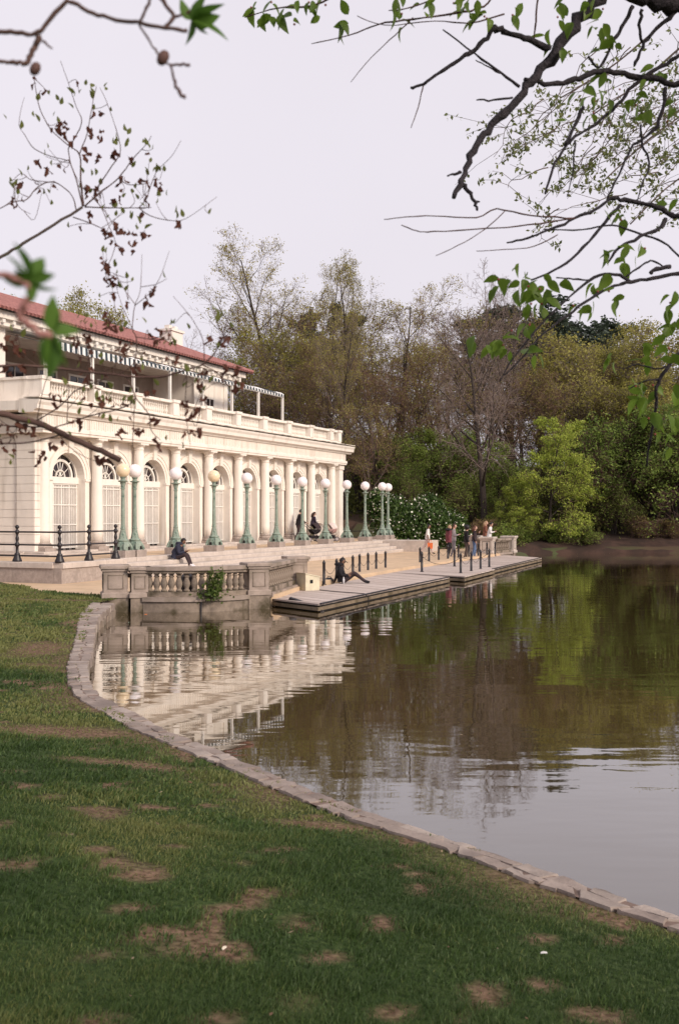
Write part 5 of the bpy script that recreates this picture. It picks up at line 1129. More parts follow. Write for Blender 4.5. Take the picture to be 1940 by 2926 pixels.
# undergrowth: one loose mass of leaves over the wooded slope
def undergrowth():
    rs = np.random.RandomState(31); n = 2600; X = rs.uniform(-30, 46, n); Y = rs.uniform(70.5, 104, n)
    z = land_z(X, Y); sx, sy = (X - OX) * UX + (Y - OY) * UY, -(X - OX) * UY + (Y - OY) * UX; k = (z > .5) & ~inside(X, Y, LAKE) & ~((sx < 36) & (sy > -8) & (sy < 30)); k &= ~((Y < 71.8) & (X > 12)); X, Y, z = X[k], Y[k], z[k]
    V, F, A, o = [], [], [], 0
    for x, y, q in zip(X, Y, z):
        m = 34; r = rs.uniform(.6, 1.9); c = np.array([x, y, q + r * .45]) + rs.normal(0, 1, (m, 3)) * np.array([r * .55, r * .55, r * .42]); v, f = quads(c, rs.uniform(.14, .40, m), rs)
        V.append(v); F.append(f + o); o += len(v); A.append(np.clip(rs.uniform(.0, .6) + rs.normal(0, .15, m), 0, .9))
    u = put('undergrowth', np_mesh('undergrowth', np.concatenate(V), np.concatenate(F), False, np.concatenate(A)), leafmat('undergrowth_leaf', (.075, .075, .024), (.14, .165, .042), (.24, .22, .075), .45)); tag(u, 'tangled undergrowth covering the slope beneath the wood', 'undergrowth', kind='stuff')
undergrowth()
# flowering bush
fbx, fby = (1205 - 970) / FPX * 66.5, 66.8; fz = PLAZA
fbush = empty('flowering_bush', (fbx, fby, fz)); fbush.scale = (1.22, 1.1, 1.28); tag(fbush, 'big dark green bush covered in small white blossoms beside the lamps', 'bush')
rs = np.random.RandomState(44)
def blob(n, rs, shell=0.0):
    L = []
    for cx, cy, cz, r in ((0, 0, 1.2, 1.3), (-1.5, .3, 1.5, 1.2), (1.3, 0, 1.0, 1.05), (-2.2, .4, 2.2, .8), (.4, .3, 1.9, .9), (1.9, .2, .7, .75), (-.9, -.2, .7, 1.1)):
        m = int(n * r / 7); d = unit(rs.normal(0, 1, (m, 3))); rr = r * (rs.rand(m) ** (.4 if not shell else .06)) * rs.uniform(.85, 1.12, m); L.append(np.array([cx, cy, cz]) + d * rr[:, None])
    c = np.concatenate(L); return c[c[:, 2] > .05]
c = blob(16000, rs); V, F = quads(c, rs.uniform(.10, .26, len(c)), rs); me = np_mesh('bush_leaves', V, F, False, np.clip(rs.normal(.35, .2, len(c)), 0, .9)); put('foliage', me, L_hdg, fbush)
c = blob(1500, rs, 1.0); V, F = quads(c, rs.uniform(.04, .13, len(c)), rs, .95); o = put('blossoms', np_mesh('blossoms', V, F), mat('white_blossom', (.78, .76, .66), .7, .08, 3), fbush); o['kind'] = 'stuff'
sm = MB()
for k in range(9): a = k * .7; sm.tube([(-.9 + .22 * k, .1, -.1), (-1.2 + .3 * k + .2 * math.cos(a), .2, .8), (-1.8 + .42 * k, .2 * math.sin(a), 1.6)], [.05, .04, .02], 5)
put('stems', sm, M_bark, fbush)
# rank weed growing out of the balustrade
weed = empty('wild_plant', (-3.36, 27.78, .50)); weed.scale = (1.25, 1.1, 1.1); tag(weed, 'leafy green weed growing out of the curved balustrade', 'plant')
rs = np.random.RandomState(8); sm = MB(); cs = []
for k in range(12):
    x, y = rs.uniform(-.28, .28), rs.uniform(-.10, .12); h = rs.uniform(.35, .8); tip = (x + rs.uniform(-.12, .12), y - .12, h); sm.tube([(x * .4, y * .3, 0), (x, y - .05, h * .5), tip], [.010, .008, .004], 4)
    for q in range(26): t_ = rs.uniform(.1, 1); cs.append((x * .4 + (tip[0] - x * .4) * t_ + rs.normal(0, .05), y * .3 + (tip[1] - y * .3) * t_ - .03 + rs.normal(0, .05), h * t_ - .05 + rs.normal(0, .04)))
for k in range(160): cs.append((rs.normal(-.02, .16), rs.normal(-.12, .06), rs.normal(.02, .09)))
put('stems', sm, mat('green_stem', (.10, .13, .04), .8), weed); c = np.array(cs); V, F = quads(c, rs.uniform(.05, .11, len(c)), rs, .6); put('leaves', np_mesh('weed_leaves', V, F, False, rs.uniform(.1, .8, len(c))), leafmat('weed_leaf', (.05, .085, .018), (.10, .15, .03), (.18, .22, .06)), weed)

# fallen leaves and scraps on the lawn, and specks floating on the water by the quay
rs = np.random.RandomState(91); n = 420; X = rs.uniform(-9, 4, n); Y = 2.6 + 22 * rs.rand(n) ** 1.6; k = lawn_ok(X, Y, 0) & (np.abs(X) < .36 * Y + .3); X, Y = X[k], Y[k]
c = np.stack([X, Y, lawn_z(X, Y) + .022], 1); a = rs.rand(len(c)) * 6.28; sz = rs.uniform(.005, .014, len(c)) * (1 + Y / 14); e1 = np.stack([np.cos(a), np.sin(a), rs.normal(0, .25, len(c))], 1); e2 = np.stack([-np.sin(a), np.cos(a), rs.normal(0, .25, len(c))], 1)
V = np.stack([c - e1 * sz[:, None], c + e2 * sz[:, None] * .55, c + e1 * sz[:, None], c - e2 * sz[:, None] * .55], 1).reshape(-1, 3); F = np.arange(len(c))[:, None] * 4 + np.arange(4)[None]
tag(put('fallen_leaves', np_mesh('fallen_leaves', V, F, False, rs.uniform(0, .9, len(c))), leafmat('dry_scrap', (.09, .045, .028), (.17, .10, .055), (.34, .26, .16), .15)), 'dry leaf scraps scattered over the lawn', 'leaves', kind='stuff')
n = 420; t = rs.rand(n); X = np.where(t < .6, rs.uniform(-5.6, -1.0, n), rs.uniform(-1, 9, n)); Y = np.where(t < .6, 26.9 + rs.normal(0, .45, n), rs.uniform(12, 40, n)); k = inside(X, Y, LAKE); X, Y = X[k], Y[k]
c = np.stack([X, Y, np.full(len(X), WATER + .006)], 1); a = rs.rand(len(c)) * 6.28; sz = rs.uniform(.008, .026, len(c)); e1 = np.stack([np.cos(a), np.sin(a), 0 * a], 1); e2 = np.stack([-np.sin(a), np.cos(a), 0 * a], 1)
V = np.stack([c - e1 * sz[:, None], c + e2 * sz[:, None] * .7, c + e1 * sz[:, None], c - e2 * sz[:, None] * .7], 1).reshape(-1, 3); F = np.arange(len(c))[:, None] * 4 + np.arange(4)[None]
tag(put('floating_debris', np_mesh('floating_debris', V, F, False, rs.uniform(0, .9, len(c))), leafmat('dry_scrap', (.10, .052, .03), (.22, .13, .07), (.46, .38, .24), .15)), 'specks of leaf and pollen floating by the quay wall', 'debris', kind='stuff')
# ================================================================== overhanging foreground branches
def zz(pts, ox=0, oy=0, s=.4464): return [(ox + x * s, oy + y * s) for x, y in pts]
def leaf_shape(n, wide, fold, curl, tip=1.0):          # ovate leaf along +x, unit length, from the stalk
    mb = MB(); st = [k / n for k in range(n + 1)]; v = []
    for t in st:
        w_ = wide * math.sin(PI * t ** .8) ** .9 * (1 - .15 * t) if 0 < t < 1 else 0.004; z = -curl * t * t
        v += [(t, -w_, z + fold * w_), (t, 0, z), (t, w_, z + fold * w_)]
    f = []
    for k in range(n): a = 3 * k; f += [(a, a + 1, a + 4, a + 3), (a + 1, a + 2, a + 5, a + 4)]
    return mb.add(v, f)
def crumple(seed):
    rs = np.random.RandomState(seed); m = leaf_shape(4, .34, .9, .3); m.v = [(x + rs.normal(0, .05), y + rs.normal(0, .06), z + rs.normal(0, .12)) for x, y, z in m.v]; return m
def wobble(px, py, d0, a): return d0 * (1 + a * math.sin(px / 310.0 + 1.3) + a * .8 * math.sin(py / 230.0 + .4))
class Bough:
    def __init__(s, name, loc, label, d0, amp, trunk, rt_, bark):
        s.root = empty(name, loc); tag(s.root, label, 'tree'); bpy.context.view_layer.update(); s.inv = s.root.matrix_world.inverted(); s.d0, s.amp, s.bark = d0, amp, bark; s.hub = Vector(trunk[-1])
        put('trunk', MB().tube(trunk, rt_, 10).mesh('trunk', True), M_bark, s.root, mat=s.inv); s.rs = np.random.RandomState(int(abs(loc[0]) * 100))
    def at(s, px, py): return P(px, py, wobble(px, py, s.d0, s.amp))
    def branch(s, pts, r0, r1, bark=None, root=False, knob=0.10):
        s.lines = getattr(s, 'lines', []) + [(pts, r0)]
        W_ = [Vector(s.at(*p)) for p in pts]; sc = s.d0 / FPX; out = []; rad = []
        if root:                                       # run on, out of the picture, to the trunk
            d = (W_[0] - W_[1]).normalized(); W_ = [s.hub, s.hub.lerp(W_[0] + d * .5, .55), W_[0] + d * .25] + W_
        n = len(W_)
        for i in range(n - 1):
            a, b = W_[i], W_[i + 1]; p0 = W_[max(i - 1, 0)]; p3 = W_[min(i + 2, n - 1)]; m_ = 4
            for k in range(m_):
                t = k / m_; q = .5 * ((2 * a) + (b - p0) * t + (2 * p0 - 5 * a + 4 * b - p3) * t * t + (3 * a - p0 - 3 * b + p3) * t ** 3); out.append(q)
        out.append(W_[-1]); N_ = len(out); jit = s.rs.normal(0, 1, (N_, 3))
        for i in range(N_):
            t = i / (N_ - 1); r_ = (r0 + (r1 - r0) * t) * sc * (1 + knob * s.rs.normal()); rad.append(max(r_, .0006))
            if 0 < i < N_ - 1: out[i] = out[i] + Vector(jit[i]) * rad[-1] * min(.35, knob * 3.5)
        return put('branch', MB().tube(out, rad, 6 if r0 > 3 else 4).mesh('branch', True), bark or s.bark, s.root, mat=s.inv)
    def leaf(s, me, px, py, size, d, roll=0.0, jz=.04):
        p = Vector(s.at(px, py)) + Vector((0, s.rs.normal(0, jz), 0)); q = Vector(d).normalized().to_track_quat('X', 'Z').to_matrix().to_4x4() @ Matrix.Rotation(roll, 4, 'X')
        return put('leaf', me, None, s.root, mat=s.inv @ Matrix.Translation(p) @ q @ Matrix.Scale(size * s.d0 / FPX, 4))
M_blk = mat('backlit_black_bark', (.030, .024, .030), .85, .35, 40, .6, 90); M_redtw = mat('reddish_twig', (.10, .048, .038), .8, .25, 20)  # black bark: the darkness of backlit limbs is put into its colour
L_che = leafmat('cherry_leaf', (.12, .20, .025), (.21, .31, .045), (.34, .42, .09), .5, .4)
L_dead = leafmat('dead_leaf', (.14, .055, .038), (.24, .10, .065), (.36, .18, .11), .5); L_bud = leafmat('young_leaf', (.17, .19, .05), (.27, .29, .085), (.40, .38, .14), .5)
L_near = leafmat('near_leaf', (.08, .17, .025), (.15, .27, .045), (.25, .36, .09), .5)
che = []
for k in range(4): me = leaf_shape(6, .26 + .03 * k, .15 + .12 * k, .12 + .12 * k).mesh('leaf_blade', True); me.materials.append(L_che); che.append(me)
ded = []
for k in range(4): me = crumple(k).mesh('dead_leaf', True); me.materials.append(L_dead); ded.append(me)
bud = []
for k in range(3): me = leaf_shape(4, .30, .45, .1 + .1 * k).mesh('young_leaf', True); me.materials.append(L_bud); bud.append(me)

# ---- cherry tree on the right
zg = float(lawn_z(np.array(2.55), np.array(1.0)))
ct = Bough('cherry_tree', (2.55, 1.0, zg), 'fresh-leaved tree hanging dark branches into the upper right of the view', 4.3, .05, [(2.55, 1.0, zg - .1), (2.5, 1.05, 2.2), (2.4, 1.3, 3.6), (2.25, 1.7, 4.7)], [.22, .17, .15, .12], M_blk)
Z1 = lambda *p: zz(p, 1240, 0); Z0 = lambda *p: zz(p, 700, 0); Z2 = lambda *p: zz(p, 1240, 550)
B = ct.branch
B([(1960, -40), (1780, -60)] + Z1((1050, 0), (900, 160), (760, 340), (660, 480), (560, 600), (400, 770), (300, 900), (220, 1040), (170, 1160), (125, 1265)), 25, 6.5, root=True, knob=.12)
B([(2060, 40), (1940, 6), (1860, 2), (1780, -30)], 30, 20, root=True)
B(Z1((175, 1150), (190, 1190), (230, 1240), (260, 1300), (275, 1345)), 7, 4); B(Z1((262, 1290), (292, 1292)), 4, 2); B(Z1((170, 1105), (125, 1115), (85, 1125)), 5, 2)
B(Z1((735, 305), (600, 250), (480, 210), (385, 175)), 9, 8); B(Z1((385, 175), (340, 240), (250, 320), (130, 410), (0, 490)) + [(1205, 243), (1173, 250)], 8, 4); B([(1209, 243), (1195, 304), (1174, 365)], 2, 1, M_redtw)
B(Z1((545, 555), (430, 465), (260, 345), (55, 190)), 5, 2); B(Z1((425, 468), (350, 430), (265, 385)), 3, 1.5); B(Z1((500, 625), (380, 640), (270, 640)), 4, 2)
B([(2080, 290)] + Z1((1568, 560), (1400, 510), (1250, 480), (1060, 465), (900, 510), (760, 535), (580, 510)), 14, 7, root=True)
B([(2020, -60)] + Z1((1530, 80), (1400, 200), (1330, 300), (1280, 420)), 9, 5, root=True); B(Z1((1330, 60), (1310, 160), (1330, 270)), 6, 4); B(Z1((1270, 40), (1200, 180), (1150, 250), (1060, 430), (985, 360)), 8, 3)
B([(2030, 110)] + Z1((1568, 350), (1480, 410), (1300, 520), (1200, 640), (1060, 770), (900, 880), (830, 950), (760, 1080), (710, 1240)), 9, 3, root=True); B(Z1((955, 685), (890, 820), (835, 930)), 6, 5)
B(Z1((1480, 560), (1450, 740), (1380, 860), (1270, 930), (1210, 1060), (1150, 1180), (1110, 1260)), 6, 3); B(Z1((1320, 800), (1330, 930), (1375, 1050), (1330, 1180), (1300, 1280)), 4, 2); B(Z1((900, 900), (890, 1080), (850, 1260)), 3, 1.5)
B([(2070, 680)] + Z2((1568, 170), (1480, 115), (1350, 70), (1190, 45), (1120, 45), (1020, 110), (900, 165), (750, 235), (560, 305), (465, 322)), 11, 2, root=True)
B(Z2((900, 165), (620, 150), (400, 105), (270, 160), (0, 150)) + [(1160, 620), (1097, 627)], 2.6, 1.2, M_redtw); B(Z2((900, 165), (600, 210), (330, 230), (0, 250)) + [(1190, 660), (1146, 643)], 2.4, 1.2, M_redtw)
B(Z2((455, 115), (330, 230), (150, 340), (10, 405)), 1.6, 1, M_redtw); B(Z2((790, 270), (640, 345), (450, 365), (270, 375)), 1.6, 1, M_redtw)
B(Z2((1190, 80), (1060, 230), (920, 390), (760, 500), (620, 560)), 5, 2.5); B(Z2((1480, 165), (1440, 225), (1280, 300), (1180, 360), (1110, 450)), 7, 3)
B(Z2((700, 235), (950, 240), (1130, 210), (1330, 270), (1460, 320), (1568, 410)), 2, 4)
B([(2070, 770)] + Z2((1568, 520), (1400, 550), (1250, 570), (1150, 600), (1000, 680), (850, 790), (700, 900), (560, 1060), (450, 1170)), 8, 2, root=True)
B(Z2((1250, 570), (1150, 525), (1020, 545), (820, 710), (640, 890), (480, 1100), (420, 1210)), 5, 1.6); B(Z2((780, 545), (860, 552), (980, 560), (1020, 545)), 2, 3); B(Z2((1220, 545), (1330, 460), (1400, 440), (1470, 480)), 2.5, 3); B(Z2((1510, 475), (1400, 500), (1378, 515)), 7, 4)
B([(2060, 960)] + Z2((1568, 1030), (1490, 1120), (1440, 1200), (1415, 1300), (1410, 1400), (1385, 1560), (1360, 1750)), 9, 3.5, root=True); B(Z2((1490, 1115), (1410, 1130), (1300, 1100), (1200, 1130)), 3, 1.5); B(Z2((1440, 1190), (1330, 1215), (1240, 1260)), 3, 1.5)
B([(1420, -25), (1380, 20), (1300, 38), (1180, 55), (1080, 70), (1000, 100), (890, 125)], 3.5, 1.2, M_redtw, root=False); B([(1180, 50), (1130, 100), (1060, 165), (1002, 235)], 2, 1, M_redtw)
B([(1440, 40), (1340, 66), (1240, 60), (1100, 72), (1020, 45)], 2.4, 1.2, M_redtw); B([(980, -30), (900, 15), (800, 22), (700, 50)], 3.5, 1.5, M_redtw); B([(1290, -30), (1180, 20), (1110, 30)], 3, 1.6, M_redtw); B([(1538, -30), (1530, 60), (1526, 112)], 3, 2, M_redtw)
spots = Z0((40, 50), (60, 30), (120, 110), (170, 20), (180, 120), (270, 100), (300, 130), (255, 90), (380, 70), (410, 20), (345, 20), (470, 90), (490, 10), (610, 100), (640, 160), (640, 100), (960, 10), (950, 90), (1000, 110), (1010, 140), (1180, 40), (1150, 20), (1210, 10), (1380, 20), (1420, 10), (1440, 50), (1470, 140), (1540, 100))
spots += Z1((980, 60), (1030, 150), (1090, 60), (1110, 150), (740, 210), (840, 210), (760, 300), (800, 360), (520, 100), (560, 20), (200, 20), (150, 10), (240, 50), (270, 140), (340, 140), (1100, 270), (1160, 300), (1140, 250), (1040, 340), (960, 580), (1030, 640), (990, 620), (900, 590), (1010, 730), (1050, 600), (1090, 640), (1340, 650), (1300, 600), (1360, 740), (1280, 660), (1400, 700), (1250, 720), (1440, 440), (1390, 460), (1470, 470), (1520, 740), (1170, 1390), (1060, 1370), (1200, 1400), (1510, 1300), (840, 780), (780, 110), (830, 40), (850, 100), (1010, 20), (1060, 190), (930, 110), (1150, 520), (1060, 510), (1550, 600), (1540, 660))
spots += Z2((530, 490), (510, 530), (420, 560), (410, 615), (570, 560), (620, 600), (530, 660), (560, 640), (600, 710), (640, 640), (690, 720), (690, 640), (750, 630), (780, 650), (740, 700), (650, 570), (600, 560), (660, 690), (720, 600), (550, 600), (900, 720), (990, 730), (1000, 750), (1040, 600), (1100, 570), (1130, 630), (1150, 660), (1180, 690), (1110, 390), (1160, 370), (1220, 440), (1290, 410), (1330, 340), (1090, 440), (1200, 410), (380, 990), (340, 980), (430, 960), (500, 910), (500, 1010), (260, 940), (450, 1000), (400, 950), (570, 870), (630, 850), (650, 1060), (600, 1040), (1490, 680), (1540, 650), (1480, 750), (1530, 740), (1500, 840), (1550, 830), (1540, 870), (1420, 940), (1370, 980), (1460, 1000), (1390, 1060), (1420, 1090), (1500, 1050), (1140, 1040), (1140, 1090), (1280, 1240), (1340, 1230), (1340, 1080), (1450, 1280), (1350, 1360), (1290, 1340), (1360, 1430), (1480, 1450), (1550, 1450), (1430, 1540), (1480, 1560), (1530, 1260), (1390, 1250), (1330, 1300), (1540, 1380), (1560, 1560), (1500, 1640))
rs = np.random.RandomState(17)
for (px, py) in spots:
    for k in range(2 if rs.rand() < .62 else 1):
        d = np.array([rs.normal(-.35, .7), rs.normal(0, .5), rs.normal(-.75, .5)]); ct.leaf(che[rs.randint(4)], px + rs.normal(0, 6), py + rs.normal(-6, 5), rs.uniform(36, 54), d, rs.uniform(-1.2, 1.2))
rb_ = MB()
for (px, py) in spots[::3]: c = Vector(ct.at(px + rs.normal(0, 8), py + rs.normal(0, 8))); rb_.sphere(c, .005, 6, 4)
put('flower_stalks', rb_, mat('red_bract', (.30, .07, .06), .7), ct.root, mat=ct.inv)['kind'] = 'stuff'
# its unseen crown above the picture, leaves added there to shade the near lawn
rs = np.random.RandomState(71); n = 7000; X = rs.uniform(-3.0, 4.2, n); Y = rs.uniform(-2.5, 4.2, n); Zc = CAM_Z + .62 * np.maximum(Y, 0) + rs.uniform(1.3, 3.6, n) + .3 * np.abs(X); k = fbm(X * .9, Y * .9 + Zc, 2) > .47
c = np.stack([X, Y, Zc], 1)[k]; V, F = quads(c, rs.uniform(.07, .13, len(c)), rs, .55)
put('crown', np_mesh('crown', V, F, False, rs.uniform(.1, .8, len(c))), L_che, ct.root, mat=ct.inv)
cl = MB()
for k in range(9): a = -1.2 + k * .5; cl.tube([ct.hub, ct.hub + Vector((-1.0 + .15 * k, 1.0 * math.sin(a), 1.2)), ct.hub + Vector((-3.2 + .55 * k, 2.2 * math.sin(a), 1.9 + .3 * (k % 3)))], [.07, .04, .015], 6)
put('limbs', cl.mesh('limbs', True), M_bark, ct.root, mat=ct.inv)

# ---- small-leaved tree further back on the right
zg = float(lawn_z(np.array(5.4), np.array(1.2)))
wt = Bough('small_leaved_tree', (5.4, 1.2, zg), 'tree of tiny leaves on drooping twigs behind the cherry branches', 9.0, .06, [(5.4, 1.2, zg - .1), (5.4, 1.4, 3), (5.3, 2.0, 5.4), (5.0, 3.0, 6.6)], [.2, .17, .14, .11], M_bark2)
for pts, a, b in (([(2120, -40), (1960, 120), (1820, 240), (1690, 330)], 7, 2), ([(2120, 150), (1980, 300), (1850, 400), (1720, 520)], 6, 2), ([(2060, -80), (1900, 60), (1760, 180), (1600, 280)], 6, 2), ([(2140, 330), (2000, 460), (1900, 540), (1800, 640)], 5, 2)): wt.branch(pts, a, b, root=True)
rs = np.random.RandomState(19); tw = MB(); cs = []
for k in range(58):
    ex, ey = rs.uniform(1385, 1980), rs.uniform(250, 650)
    if ey < 240 + (1640 - ex) * .9 and ex < 1640: continue
    if ey > 700 - max(0, (1500 - ex)) * .8: continue
    sx, sy = ex + rs.uniform(60, 260), ey - rs.uniform(30, 230); n = 9; pl = []; dj = rs.uniform(-.5, .5); wx = 0.0
    for i in range(n + 1): t = i / n; wx += rs.normal(0, 7); pl.append(Vector(wt.at(sx + (ex - sx) * t + wx, sy + (ey - sy) * (t ** rs.uniform(.9, 1.3)))) + Vector((0, dj, 0)))
    tw.tube(pl, [.0065 - .0045 * i / n for i in range(n + 1)], 3)
    for j in range(rs.randint(4, 8)):                  # side twigs, each ending in leaf stars
        i = rs.randint(2, n); p = pl[i]; q = p + Vector((rs.normal(-.05, .20), rs.normal(0, .15), rs.normal(-.03, .17))); mid = p.lerp(q, .5) + Vector(rs.normal(0, .02, 3)); tw.tube([p, mid, q], [.0028, .0022, .0016], 3)
        for node in (q, mid, p.lerp(q, .8)):
            if rs.rand() < .8: c0 = np.array(node); m_ = rs.randint(3, 8); cs += [c0 + rs.normal(0, .022, 3) for _ in range(m_)]
put('twigs', tw.mesh('twigs', True), M_bark2, wt.root, mat=wt.inv); c = np.array(cs); V, F = quads(c, rs.uniform(.030, .062, len(c)), rs, .5, 0)
put('leaves', np_mesh('tiny_leaves', V, F, False, rs.uniform(.0, .7, len(c))), leafmat('tiny_leaf', (.09, .115, .045), (.16, .195, .07), (.27, .29, .11), .5), wt.root, mat=wt.inv)['kind'] = 'stuff'

# ---- tree with withered brown leaves on the left
zg = float(lawn_z(np.array(-2.9), np.array(1.6)))
dt = Bough('brown_leaved_tree', (-2.9, 1.6, zg), 'branches with withered brown leaves and young buds crossing before the boathouse', 3.1, .05, [(-2.9, 1.6, zg - .1), (-2.85, 1.65, 2.0), (-2.75, 1.8, 3.1)], [.13, .10, .08], M_twig)
B = dt.branch; U = lambda *p: zz(p, 0, 0); V_ = lambda *p: zz(p, 0, 650)
B([(-160, 820)] + U((0, 1650), (150, 1560), (350, 1440), (530, 1325)), 6, 4.5, M_bark2, True, .05)
for r0_, r1_, *p in ((3, 1, (535, 1320), (520, 1150), (510, 990), (440, 930), (330, 830), (260, 700), (230, 560), (220, 490)), (2.4, 1.6, (530, 1320), (490, 1150), (450, 1030), (440, 950)), (1.8, .7, (440, 950), (500, 850), (525, 770), (490, 680), (440, 530), (390, 390)), (1.8, .8, (510, 990), (560, 850), (600, 640), (620, 550)),
    (2.6, .8, (545, 1320), (660, 1220), (760, 1140), (850, 1020), (940, 920), (970, 870)), (2, .7, (620, 1210), (700, 1090), (770, 980), (760, 880), (730, 780), (680, 640), (640, 560)), (1.6, .8, (760, 1140), (820, 1180), (900, 1180), (960, 1170)), (2.4, 1, (545, 1325), (700, 1330), (890, 1330), (970, 1328)),
    (1.6, .6, (890, 1330), (940, 1270), (970, 1180), (1010, 1090), (1100, 1000), (1160, 900)), (1.6, .6, (890, 1330), (960, 1380), (1080, 1410), (1190, 1400), (1390, 1260)), (1.6, .9, (590, 1260), (680, 1360), (740, 1460), (770, 1500)), (1.6, .8, (600, 1250), (660, 1350), (700, 1450), (740, 1550), (720, 1640), (690, 1720), (740, 1800)),
    (1.8, 1, (470, 1390), (560, 1420), (650, 1460), (700, 1490)), (2, 1.4, (490, 1340), (460, 1250), (380, 1180), (310, 1165), (230, 1210), (170, 1280), (100, 1290), (0, 1335)), (1.4, .8, (310, 1165), (200, 1150), (140, 1110), (80, 1160)), (1.3, .8, (100, 1290), (95, 1200), (80, 1160)), (1.6, .6, (450, 1030), (330, 1000), (220, 950), (160, 860), (125, 800), (140, 690), (160, 620)), (1.2, .6, (100, 1290), (140, 1340), (200, 1370))):
    B(U(*p), r0_, r1_, knob=.06)
B([(-170, 1160)] + V_((0, 1190), (100, 1215), (250, 1255), (400, 1320), (550, 1390), (650, 1430), (770, 1490)), 10.5, 9.0, M_twig, True, .02)
B([(-170, 1060)] + V_((0, 885), (250, 890), (450, 910), (600, 930), (750, 945), (950, 960), (1080, 945), (1200, 910), (1290, 880), (1370, 810), (1430, 700), (1460, 650)), 5.5, 1.6, None, True, .05)
for r0_, r1_, *p in ((2, 1, (1300, 880), (1390, 930), (1470, 1020)), (2, 1, (810, 955), (850, 1030), (870, 1090), (920, 1150), (960, 1210), (970, 1300), (1030, 1360)), (2.2, 2, (870, 1090), (800, 1150), (600, 1200), (450, 1250), (350, 1280)), (2.2, 1.5, (230, 1240), (380, 1150), (480, 1050), (560, 1010), (700, 960)), (2, 2.4, (0, 1385), (200, 1375), (380, 1330)), (2, 2.2, (0, 1265), (150, 1275), (300, 1275)),
    (2, .6, (880, 760), (870, 690), (850, 650), (865, 500), (900, 400), (910, 170)), (1.4, .5, (865, 500), (960, 420), (1030, 310), (1085, 150)), (1.2, .8, (865, 490), (800, 400), (750, 310), (720, 290)), (1.4, .6, (850, 650), (800, 540), (770, 460), (740, 360)), (2, 1.6, (880, 740), (870, 830), (850, 880), (760, 945)), (1.4, .8, (870, 700), (1000, 720), (1120, 715)), (1.5, .6, (860, 655), (690, 590), (690, 530), (670, 480)),
    (1.3, .5, (1430, 690), (1380, 580), (1340, 450), (1310, 310)), (1.2, .6, (1440, 650), (1480, 510)), (1.4, .5, (1310, 870), (1300, 720), (1240, 600), (1180, 520), (1110, 440)), (1.2, .7, (1420, 690), (1490, 650), (1530, 640)), (1.6, .8, (240, 1240), (260, 1120), (290, 1000), (320, 920)), (1.4, .8, (490, 620), (500, 760), (520, 900)), (1.4, .8, (430, 1260), (440, 1050), (430, 900)), (1.4, .6, (1200, 915), (1190, 1080), (1190, 1200), (1220, 1390)), (1.2, .7, (850, 1400), (860, 1200), (870, 1090)),
    (1.4, .7, (100, 1215), (110, 1300), (60, 1380)), (1.4, .7, (380, 1320), (440, 1400), (600, 1490), (700, 1450)), (1.3, .7, (1080, 945), (1120, 830), (1130, 740)), (1.3, .7, (720, 945), (760, 830), (800, 740)), (1.2, .7, (560, 925), (570, 800), (560, 700)), (1.2, .6, (250, 890), (160, 820), (90, 700)), (1.2, .6, (1310, 900), (1300, 1010), (1250, 1150), (1200, 1230))):
    B(V_(*p), r0_, r1_, knob=.06)
br = U((400, 800), (380, 830), (430, 820), (460, 880), (600, 700), (570, 830), (580, 890), (630, 850), (570, 990), (630, 1000), (560, 1200), (600, 1200), (780, 1140), (740, 990), (840, 1020), (900, 1160), (980, 1160), (1030, 1180), (800, 1490), (830, 1500), (760, 1450), (690, 1500), (740, 1570), (780, 1580), (850, 1560), (920, 1510), (760, 1290), (770, 1260), (580, 1370), (690, 1700), (170, 1180), (290, 1070), (240, 540), (1155, 1440), (690, 1670), (730, 1780))
br += V_((460, 700), (570, 700), (780, 780), (800, 740), (790, 810), (690, 620), (680, 540), (685, 650), (100, 770), (130, 780), (150, 900), (60, 910), (10, 730), (80, 720), (860, 900), (960, 1050), (1000, 1230), (1370, 730), (1480, 690), (1300, 920), (1290, 1010), (1310, 1100), (1250, 1150), (1180, 1100), (1210, 1190), (1240, 1300), (780, 1310), (770, 1290), (870, 1290), (910, 1290), (1030, 1360), (280, 1440), (240, 1460), (340, 1390), (630, 1460), (650, 1500), (590, 1130), (370, 1110), (360, 1060), (560, 960), (1500, 1030), (1530, 980), (1540, 900), (690, 240), (730, 330), (970, 380), (935, 460), (1070, 680), (1020, 650), (130, 1250), (210, 1310), (70, 1300), (490, 1240), (660, 1110), (1130, 830), (1450, 880))
gr_ = U((575, 540), (600, 590), (680, 570), (490, 600), (400, 650), (460, 660), (350, 740), (240, 750), (260, 640), (730, 710), (740, 920), (770, 900), (820, 930), (910, 880), (950, 935), (815, 850), (560, 1120), (600, 1130), (630, 1130), (845, 1060), (940, 1090), (985, 1080), (1030, 1080), (1055, 1100), (720, 1310), (740, 1360), (880, 1470), (910, 1430), (840, 1380), (1175, 1360), (1060, 1240), (1025, 1250), (1115, 1370), (140, 1100), (735, 1700), (140, 800), (10, 710))
gr_ += V_((790, 380), (740, 250), (810, 630), (770, 670), (1400, 560), (1390, 600), (1490, 630), (1220, 640), (950, 590), (1120, 740), (1215, 900), (930, 910), (1010, 1000), (720, 1000), (650, 960), (650, 860), (640, 1090), (680, 1120), (740, 1210), (710, 1240), (660, 1200), (550, 1050), (410, 1060), (510, 1190), (510, 1140), (810, 1110), (860, 1120), (1060, 1360), (540, 580), (480, 560), (90, 650), (150, 690), (1340, 990), (440, 1000))
rs = np.random.RandomState(23)
for (px, py) in br:
    for k in range(rs.choice([2, 2, 3])): dt.leaf(ded[rs.randint(4)], px + rs.normal(0, 5), py + rs.normal(-4, 6), rs.uniform(17, 32), (rs.normal(0, .5), rs.normal(0, .5), -1), rs.uniform(-3, 3), .02)
